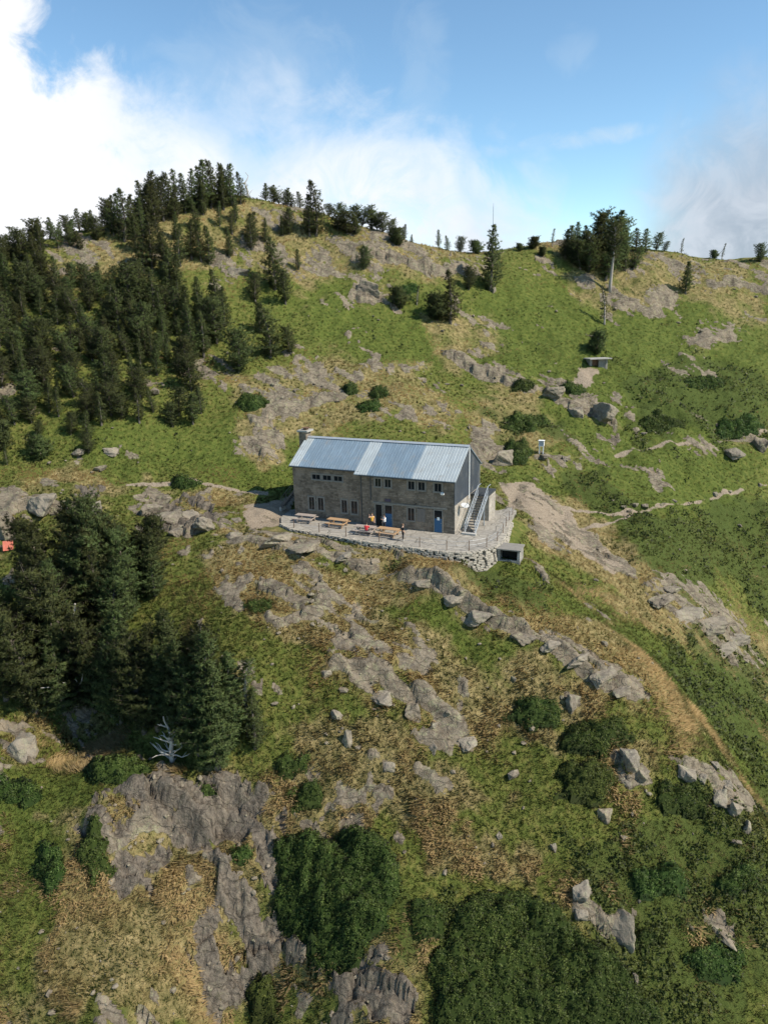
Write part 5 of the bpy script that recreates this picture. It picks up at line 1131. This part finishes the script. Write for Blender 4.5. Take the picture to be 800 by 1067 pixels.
shrub_poly([(425, 945), (448, 935), (470, 945), (462, 975), (440, 985), (424, 970)], .7, 'ragged smaller thicket between the two big dark thickets at the bottom', MAT_SHRUB, 903, dens=36)
SH = [
 (558, 744, 27, 17, .95, 'dark rounded shrub below the pale upright boulder on the straw brow', MAT_SHRUB), (618, 772, 36, 20, .95, 'broad dark shrub in the middle of the three stepped shrubs on the right brow', MAT_SHRUB), (611, 818, 30, 24, 1.0, 'bright edged green shrub, lowest of the three stepped shrubs on the right brow', MAT_BRIGHT),
 (712, 834, 31, 19, .85, 'neat domed green shrub beside the rocky right brow', MAT_SHRUB), (320, 827, 20, 14, .8, 'round bright green shrub on the straw slope above the cliff, lower of two', MAT_BRIGHT), (303, 796, 16, 11, .7, 'round green shrub on the straw slope above the cliff, upper of two', MAT_BRIGHT),
 (267, 634, 16, 8, .6, 'small dark cushion shrub among broken rocks left of the smooth slab', MAT_SHRUB), (193, 506, 14, 5, .7, 'dark low shrub on the brow of the grassy shelf left of the hut', MAT_SHRUB), (549, 441, 24, 9, .8, 'wide green shrub on the slope above the white box', MAT_BRIGHT),
 (540, 473, 14, 12, .9, 'dark shrub left of the white box behind the hut', MAT_SHRUB), (385, 423, 13, 6, .8, 'dark shrub at the foot of the pinkish scree behind the hut', MAT_SHRUB), (365, 404, 8, 6, .8, 'left one of two small shrubs on the pinkish scree behind the hut', MAT_SHRUB), (395, 409, 9, 6, .8, 'right one of two small shrubs on the pinkish scree behind the hut', MAT_SHRUB),
 (597, 408, 11, 6, .8, 'dark shrub in the gap of the pale rock band below the shelter', MAT_SHRUB), (545, 408, 12, 4, .6, 'flat shrub at the left end of the pale rock band below the shelter', MAT_SHRUB), (250, 887, 12, 11, .7, 'olive shrub in the fold of the grey cliff', MAT_BRIGHT), (275, 1040, 20, 26, .8, 'bright green shrub in the cleft at the foot of the grey cliff', MAT_BRIGHT), (217, 820, 10, 8, .6, 'small green shrub at the top edge of the grey cliff', MAT_BRIGHT),
 (100, 892, 17, 26, .9, 'upright green shrub against the left edge of the grey cliff', MAT_BRIGHT), (52, 905, 16, 26, .9, 'dark green shrub in the gully left of the grey cliff', MAT_SHRUB), (120, 805, 30, 14, .8, 'broad green shrub at the shaded left foot of the dead tree', MAT_BRIGHT), (20, 830, 26, 14, .8, 'spreading shrub under the shaded rock at the left edge', MAT_SHRUB),
 (690, 925, 34, 20, .7, 'low spreading green shrub right of the lichen covered rocks', MAT_SHRUB), (745, 1010, 34, 22, .7, 'spreading green shrub in the bottom right corner', MAT_SHRUB), (770, 925, 26, 16, .6, 'low dark shrub near the right edge under the rocky brow', MAT_SHRUB), (675, 985, 18, 12, .6, 'small shrub just below the lichen covered rocks', MAT_SHRUB),
 (262, 424, 16, 8, .7, 'wide dark shrub below the wood left of the pinkish scree', MAT_SHRUB), (425, 305, 10, 5, .7, 'dark shrub under the summit slabs near the mast tree', MAT_SHRUB), (770, 445, 26, 9, .6, 'dark shrub patch near the right edge above the stony path', MAT_SHRUB), (735, 400, 22, 7, .6, 'dark shrub patch on the right slope left of small rocks', MAT_SHRUB), (690, 440, 24, 8, .6, 'dark shrub patch in the middle of the right slope', MAT_SHRUB),
]
for k, (u, v, a, b, h, lb, m) in enumerate(SH): shrub(u, v, a, b, h, lb, m, k, dens=40 if v > 600 else 26, leaf=.13 if v > 600 else .18)

# ------------------------------------------------------------------ boulders and ledge blocks
def rock_proto(seed, rough=.05):
    """an angular block: the hull of a few points, split and roughened"""
    r = random.Random(seed); bm = bmesh.new()
    for k in range(15):
        p = Vector((r.uniform(-1, 1), r.uniform(-1, 1), r.uniform(-1, 1))); q = max(abs(p.x), abs(p.y), abs(p.z)); p = p / q if r.random() < .75 else p
        bm.verts.new((p.x * r.uniform(.75, 1), p.y * r.uniform(.75, 1), p.z * (r.uniform(.55, 1))))
    res = bmesh.ops.convex_hull(bm, input=bm.verts[:]); bmesh.ops.delete(bm, geom=list({g for g in res['geom_interior'] + res['geom_unused'] if isinstance(g, bmesh.types.BMVert)}), context='VERTS')
    bmesh.ops.bevel(bm, geom=bm.edges[:], offset=.05, segments=1, affect='EDGES')
    bmesh.ops.triangulate(bm, faces=bm.faces[:])
    for k in range(3): 
        bmesh.ops.subdivide_edges(bm, edges=[e for e in bm.edges if e.calc_length() > .22], cuts=1); bmesh.ops.triangulate(bm, faces=bm.faces[:])
    co = np.array([v.co for v in bm.verts]); nz = fbm(co[:, 0] * 2.5 + co[:, 2] * 2 + seed, co[:, 1] * 2.5 - co[:, 2], seed, 4) * rough * 3.2; st = np.floor((co[:, 2] * .9 + co[:, 0] * .3) * 4) % 2 * .03
    for v, q, t in zip(bm.verts, nz, st): v.co += v.co.normalized() * (q - t)
    me = bpy.data.meshes.new('boulder'); bm.to_mesh(me); bm.free(); me.materials.append(MAT_ROCK); return me
ROCKS = [rock_proto(s) for s in range(61, 73)]
def boulder(u, v, wpx, hpx, label, group=None, rz=None, tilt=.25, sink=.35, name='boulder', cat='boulder', deep=.8, pi=None):
    """a rock whose middle shows at (u,v), wpx wide and hpx high in the photograph"""
    q = ground([u], [v + hpx * .35], LAND)[0]; _, _, dep = project(q); w = wpx * dep / FPX / 2; h = hpx * dep / FPX / 1.5
    o = bpy.data.objects.new(name, ROCKS[rt.randrange(len(ROCKS)) if pi is None else pi]); C.objects.link(o); o.location = (q[0], q[1], q[2] + h * (.35 - sink)); o.scale = (w * 1.12, w * 1.12 * deep, h * .95)
    o.rotation_euler = (rt.uniform(-tilt, tilt), rt.uniform(-tilt, tilt), rt.uniform(0, 6.28) if rz is None else rz); return tag(o, label, cat, group)
BO = [
 (597, 727, 19, 17, 'pale upright boulder standing on the straw coloured right brow'), (430, 736, 22, 20, 'rounded grey boulder set in the lower rock ledge'), (50, 518, 42, 24, 'big rounded grey boulder on the brow at the left edge'), (94, 525, 26, 20, 'smaller rounded grey boulder right of the big one at the left edge'),
 (247, 279, 26, 15, 'pale angular block in the grass right of the upper slope wood'), (385, 297, 26, 17, 'pale wedge shaped boulder under the summit slabs'), (630, 846, 17, 14, 'pale stone at the foot of the lowest stepped shrub'), (655, 786, 24, 22, 'knobbly boulder in the rock cluster right of the stepped shrubs'), (520, 471, 30, 22, 'big flat topped block behind the right gable of the hut'),
 (600, 424, 16, 20, 'fissured upright rock in the middle of the pale rock band'), (627, 422, 26, 22, 'broken rock at the right end of the pale rock band'), (575, 403, 26, 14, 'flat pale rock at the left end of the pale rock band'), (606, 922, 22, 20, 'left lichen covered rock in the green slope at lower right'), (645, 955, 40, 34, 'large pale lichen covered rock in the green slope at lower right'), (605, 950, 14, 14, 'small rock wedged left of the large lichen covered rock'),
 (752, 972, 32, 12, 'low grey rock in the grass near the right edge'), (520, 868, 8, 9, 'small grey stone in the dry grass at lower middle'), (577, 881, 7, 10, 'small pale stone on the slope above the lichen covered rocks'), (649, 872, 8, 6, 'small white stone in the green grass below the stepped shrubs'), (660, 1015, 10, 14, 'white stone beside the bottom thicket'),
 (405, 797, 13, 14, 'grey stone on the slope under the lower ledge'), (450, 777, 14, 12, 'flat grey stone in the grass below the lower ledge'), (362, 765, 12, 22, 'pale sharp stone standing under the lower ledge'), (350, 742, 12, 12, 'rough stone near the left end of the lower ledge'), (505, 573, 0, 0, None),
 (568, 474, 12, 6, 'small pale flat stone below the white box'), (544, 460, 5, 4, 'tiny white stone left of the white box'), (587, 476, 9, 6, 'pale stone in the grass right of the white box'), (75, 398, 22, 9, 'pale slab among pines at the left slope'), (82, 470, 14, 8, 'flat stone on the grass below the left wood'), (106, 486, 14, 7, 'pale flat stone in the grass near the shelf brow'), (116, 466, 16, 10, 'white tilted slab on the grass at the foot of the slope wood'),
 (225, 295, 20, 11, 'pale rock between pines on the slope'),
 (792, 458, 20, 16, 'rock at the right edge above the stony path'), (762, 470, 22, 12, 'rock left of the edge rock above the stony path'), (22, 772, 38, 30, 'grey lichen rock in the shade at the left edge'), (12, 540, 26, 36, 'steep grey rock at the left edge above the red sheet'), (34, 565, 14, 24, 'white mottled rock beside the red sheet'),
]
for u, v, w, h, lb in BO:
    if lb: boulder(u, v, w, h, lb)
for k, (u, v, w, h) in enumerate([(441, 604, 18, 9), (474, 620, 22, 14), (499, 636, 30, 17), (545, 657, 30, 12)]):
    boulder(u, v, w, h, 'dark cracked block in the rock ledge running down right from the terrace wall', 'blocks of the ledge below the terrace', .5, .2, .55)
for k, (u, v, w, h) in enumerate([(340, 697, 14, 10), (404, 718, 34, 13), (449, 750, 14, 15), (489, 771, 20, 12)]):
    boulder(u, v, w, h, 'grey block in the lower rock ledge on the straw slope', 'blocks of the lower ledge', .5, .2, .55)
for k, (u, v, w, h) in enumerate([(650, 527, 7, 4), (660, 525, 8, 5), (671, 526, 9, 6), (690, 524, 8, 5), (702, 521, 6, 4), (745, 513, 8, 4), (760, 511, 7, 4), (655, 531, 6, 4), (790, 504, 7, 4)]):
    boulder(u, v, w, h, 'stone lining the narrow path across the right slope', 'stones lining the path')
for k, (u, v, w, h) in enumerate([(160, 528, 26, 16), (178, 537, 30, 18), (197, 533, 34, 20), (214, 541, 26, 14), (186, 549, 22, 12)]):
    boulder(u, v, w, h, 'dark tilted slab in the craggy outcrop on the shelf brow left of the hut', 'slabs of the shelf brow outcrop', .8, .5)
for k, (u, v, w, h) in enumerate([(243, 555, 24, 10), (285, 556, 40, 12), (316, 565, 34, 9), (356, 576, 22, 8), (390, 582, 14, 7), (246, 540, 14, 7)]):
    boulder(u, v, w, h, 'pale weathered rock lying along the foot of the terrace wall', 'rocks along the terrace foot', None, .12, .55)
for k, (u, v, w, h) in enumerate([(575, 668, 30, 10), (600, 682, 36, 12), (628, 700, 36, 12), (648, 716, 26, 9)]):
    boulder(u, v, w, h, 'long smooth slab in the pale rock band right of the ledge', 'slabs of the pale band', .65, .12, .5, deep=.45)
for k, (u, v, w, h) in enumerate([(692, 622, 34, 12), (716, 634, 40, 14), (742, 646, 38, 14), (768, 662, 36, 14), (700, 612, 24, 9), (755, 672, 28, 12)]):
    boulder(u, v, w, h, 'grey slab in the rock band on the far slope at right', 'slabs of the right rock band', .6, .12, .5, deep=.5)
for k, (u, v, w, h) in enumerate([(650, 808, 16, 12), (668, 800, 16, 14), (715, 800, 20, 14), (732, 810, 18, 14), (748, 826, 22, 16), (765, 838, 16, 20), (776, 856, 12, 18), (744, 795, 12, 9), (757, 815, 13, 10)]):
    boulder(u, v, w, h, 'rock in the tumbled band along the edge of the right brow', 'rocks along the right brow')

def loose_stones():
    VV, FF, off = [], [], 0
    u, v = rng.uniform(0, 800, 900), rng.uniform(300, 1060, 900); Q = ground(u, v, LAND); keep = (rng.random(900) < .25 + .6 * sample(M_DRY, Q[:, 0], Q[:, 1]) + .3 * sample(M_ROCK, Q[:, 0], Q[:, 1])) & off_hut(Q[:, 0], Q[:, 1], 1)
    bm = bmesh.new(); bmesh.ops.create_icosphere(bm, subdivisions=1, radius=1); B = np.array([x.co for x in bm.verts]); T = np.array([[x.index for x in f.verts] for f in bm.faces]); bm.free()
    for q in Q[keep]:
        sc = rng.lognormal(math.log(.13), .5) * (.6 + q[1] / 90); P = B * (1 + rng.uniform(-.35, .25, (len(B), 1))) * np.array([1, rng.uniform(.5, 1), rng.uniform(.35, .8)]) * sc; a = rng.uniform(0, 6.28)
        P = np.stack([P[:, 0] * math.cos(a) - P[:, 1] * math.sin(a), P[:, 0] * math.sin(a) + P[:, 1] * math.cos(a), P[:, 2]], 1) + q + [0, 0, sc * .25]; VV.append(P); FF.append(T + off); off += len(B)
    tag(link('loose_stones', new_mesh('loose_stones', np.vstack(VV), np.vstack(FF), False), MAT_ROCK), 'small loose stones strewn over the straw coloured slopes', 'stones', kind='stuff')
loose_stones()

# ------------------------------------------------------------------ small built things on the slopes
def build_small():
    q = ground([563.5], [473], LAND)[0]; t = thing('instrument_box', 'small white box raised on two white legs on the green slope behind the hut', 'instrument box', (q[0], q[1], q[2]), -.35); t.scale = (.8, .8, .8); k = 1.0
    b = MB(); b.span((-.42, -.32, 1.35), (.42, .32, 1.40)); b.span((-.42, -.32, 1.40), (-.36, .32, 2.2)); b.span((.36, -.32, 1.40), (.42, .32, 2.2)); b.span((-.355, .26, 1.402), (.355, .32, 2.2)); b.box((0, 0, 2.25), (1.0, .8, .10)); b.build('box_shell', M_WHITE, t)
    b = MB(); b.span((-.35, -.2, 1.41), (.35, -.14, 2.0)); b.build('grey_panel', M_STEEL, t)
    for sx in (-.3, .3): b = MB(); b.box((sx, 0, .62), (.14, .2, 1.46)); b.build('leg', M_WHITE, t)
    q = ground([624], [383], LAND)[0]; t = thing('stone_shelter', 'little dark shelter with a flat pale edged roof alone on the green right slope', 'shelter', (q[0], q[1], q[2]), .1)
    b = MB(); b.span((-1.5, .2, -.8), (-1.15, 2.2, 1.28)); b.span((1.0, 0, -.8), (1.35, 2.2, 1.28)); b.span((-1.148, 1.9, -.8), (.998, 2.2, 1.28)); b.span((-.1, .1, -.8), (.999, .4, 1.28)); b.build('shelter_wall', M_DKCONC, t)
    b = MB(); b.box((0, .95, 1.37), (3.6, 3.0, .16), rx=-.03); b.build('flat_roof', M_CONC, t)
    b = MB(); b.span((-1.147, .6, -.5), (-.101, .66, 1.27)); b.build('plank_door', M_RUST, t)
    q = ground([513.5], [300], LAND)[0]; _, _, dep = project(q); h = (300 - 222) * dep / FPX * 1.02; t = thing('mast', 'thin tall grey mast rising behind the dark fir like tree on the saddle', 'mast', (q[0], q[1] + 1.3, q[2]), 0)
    b = MB(); b.tube([(0, 0, -.5), (0, 0, h * .6), (0, 0, h)], [.09, .07, .05], 6); b.build('pole', M_STEEL, t)
    b = MB(); b.tube([(0, 0, h - .02), (0, 0, h + .5)], .03, 5); b.build('antenna_tip', M_STEEL, t)
    q = ground([515], [303], LAND)[0]; boulder(514.5, 301, 7, 10, 'white stone at the foot of the mast tree on the saddle')
    q = ground([9.5], [573], LAND)[0]; t = thing('red_sheet', 'faded red metal sheet leaning against the grey rocks at the left edge', 'metal sheet', (q[0], q[1], q[2] + .45), .3)
    b = MB()
    for k in range(8): b.box((-.42 + k * .12, .02 * (k % 2), 0), (.122, .03, 1.0), rx=-.5)
    b.build('ribbed_sheet', simple('faded_red_paint', (.50, .15, .10), .7, .15, 3), t); b = MB(); b.tube([(-.48, .27, .45), (.48, .27, .45)], .03, 5); b.build('edge_pipe', M_RUST, t)
build_small()
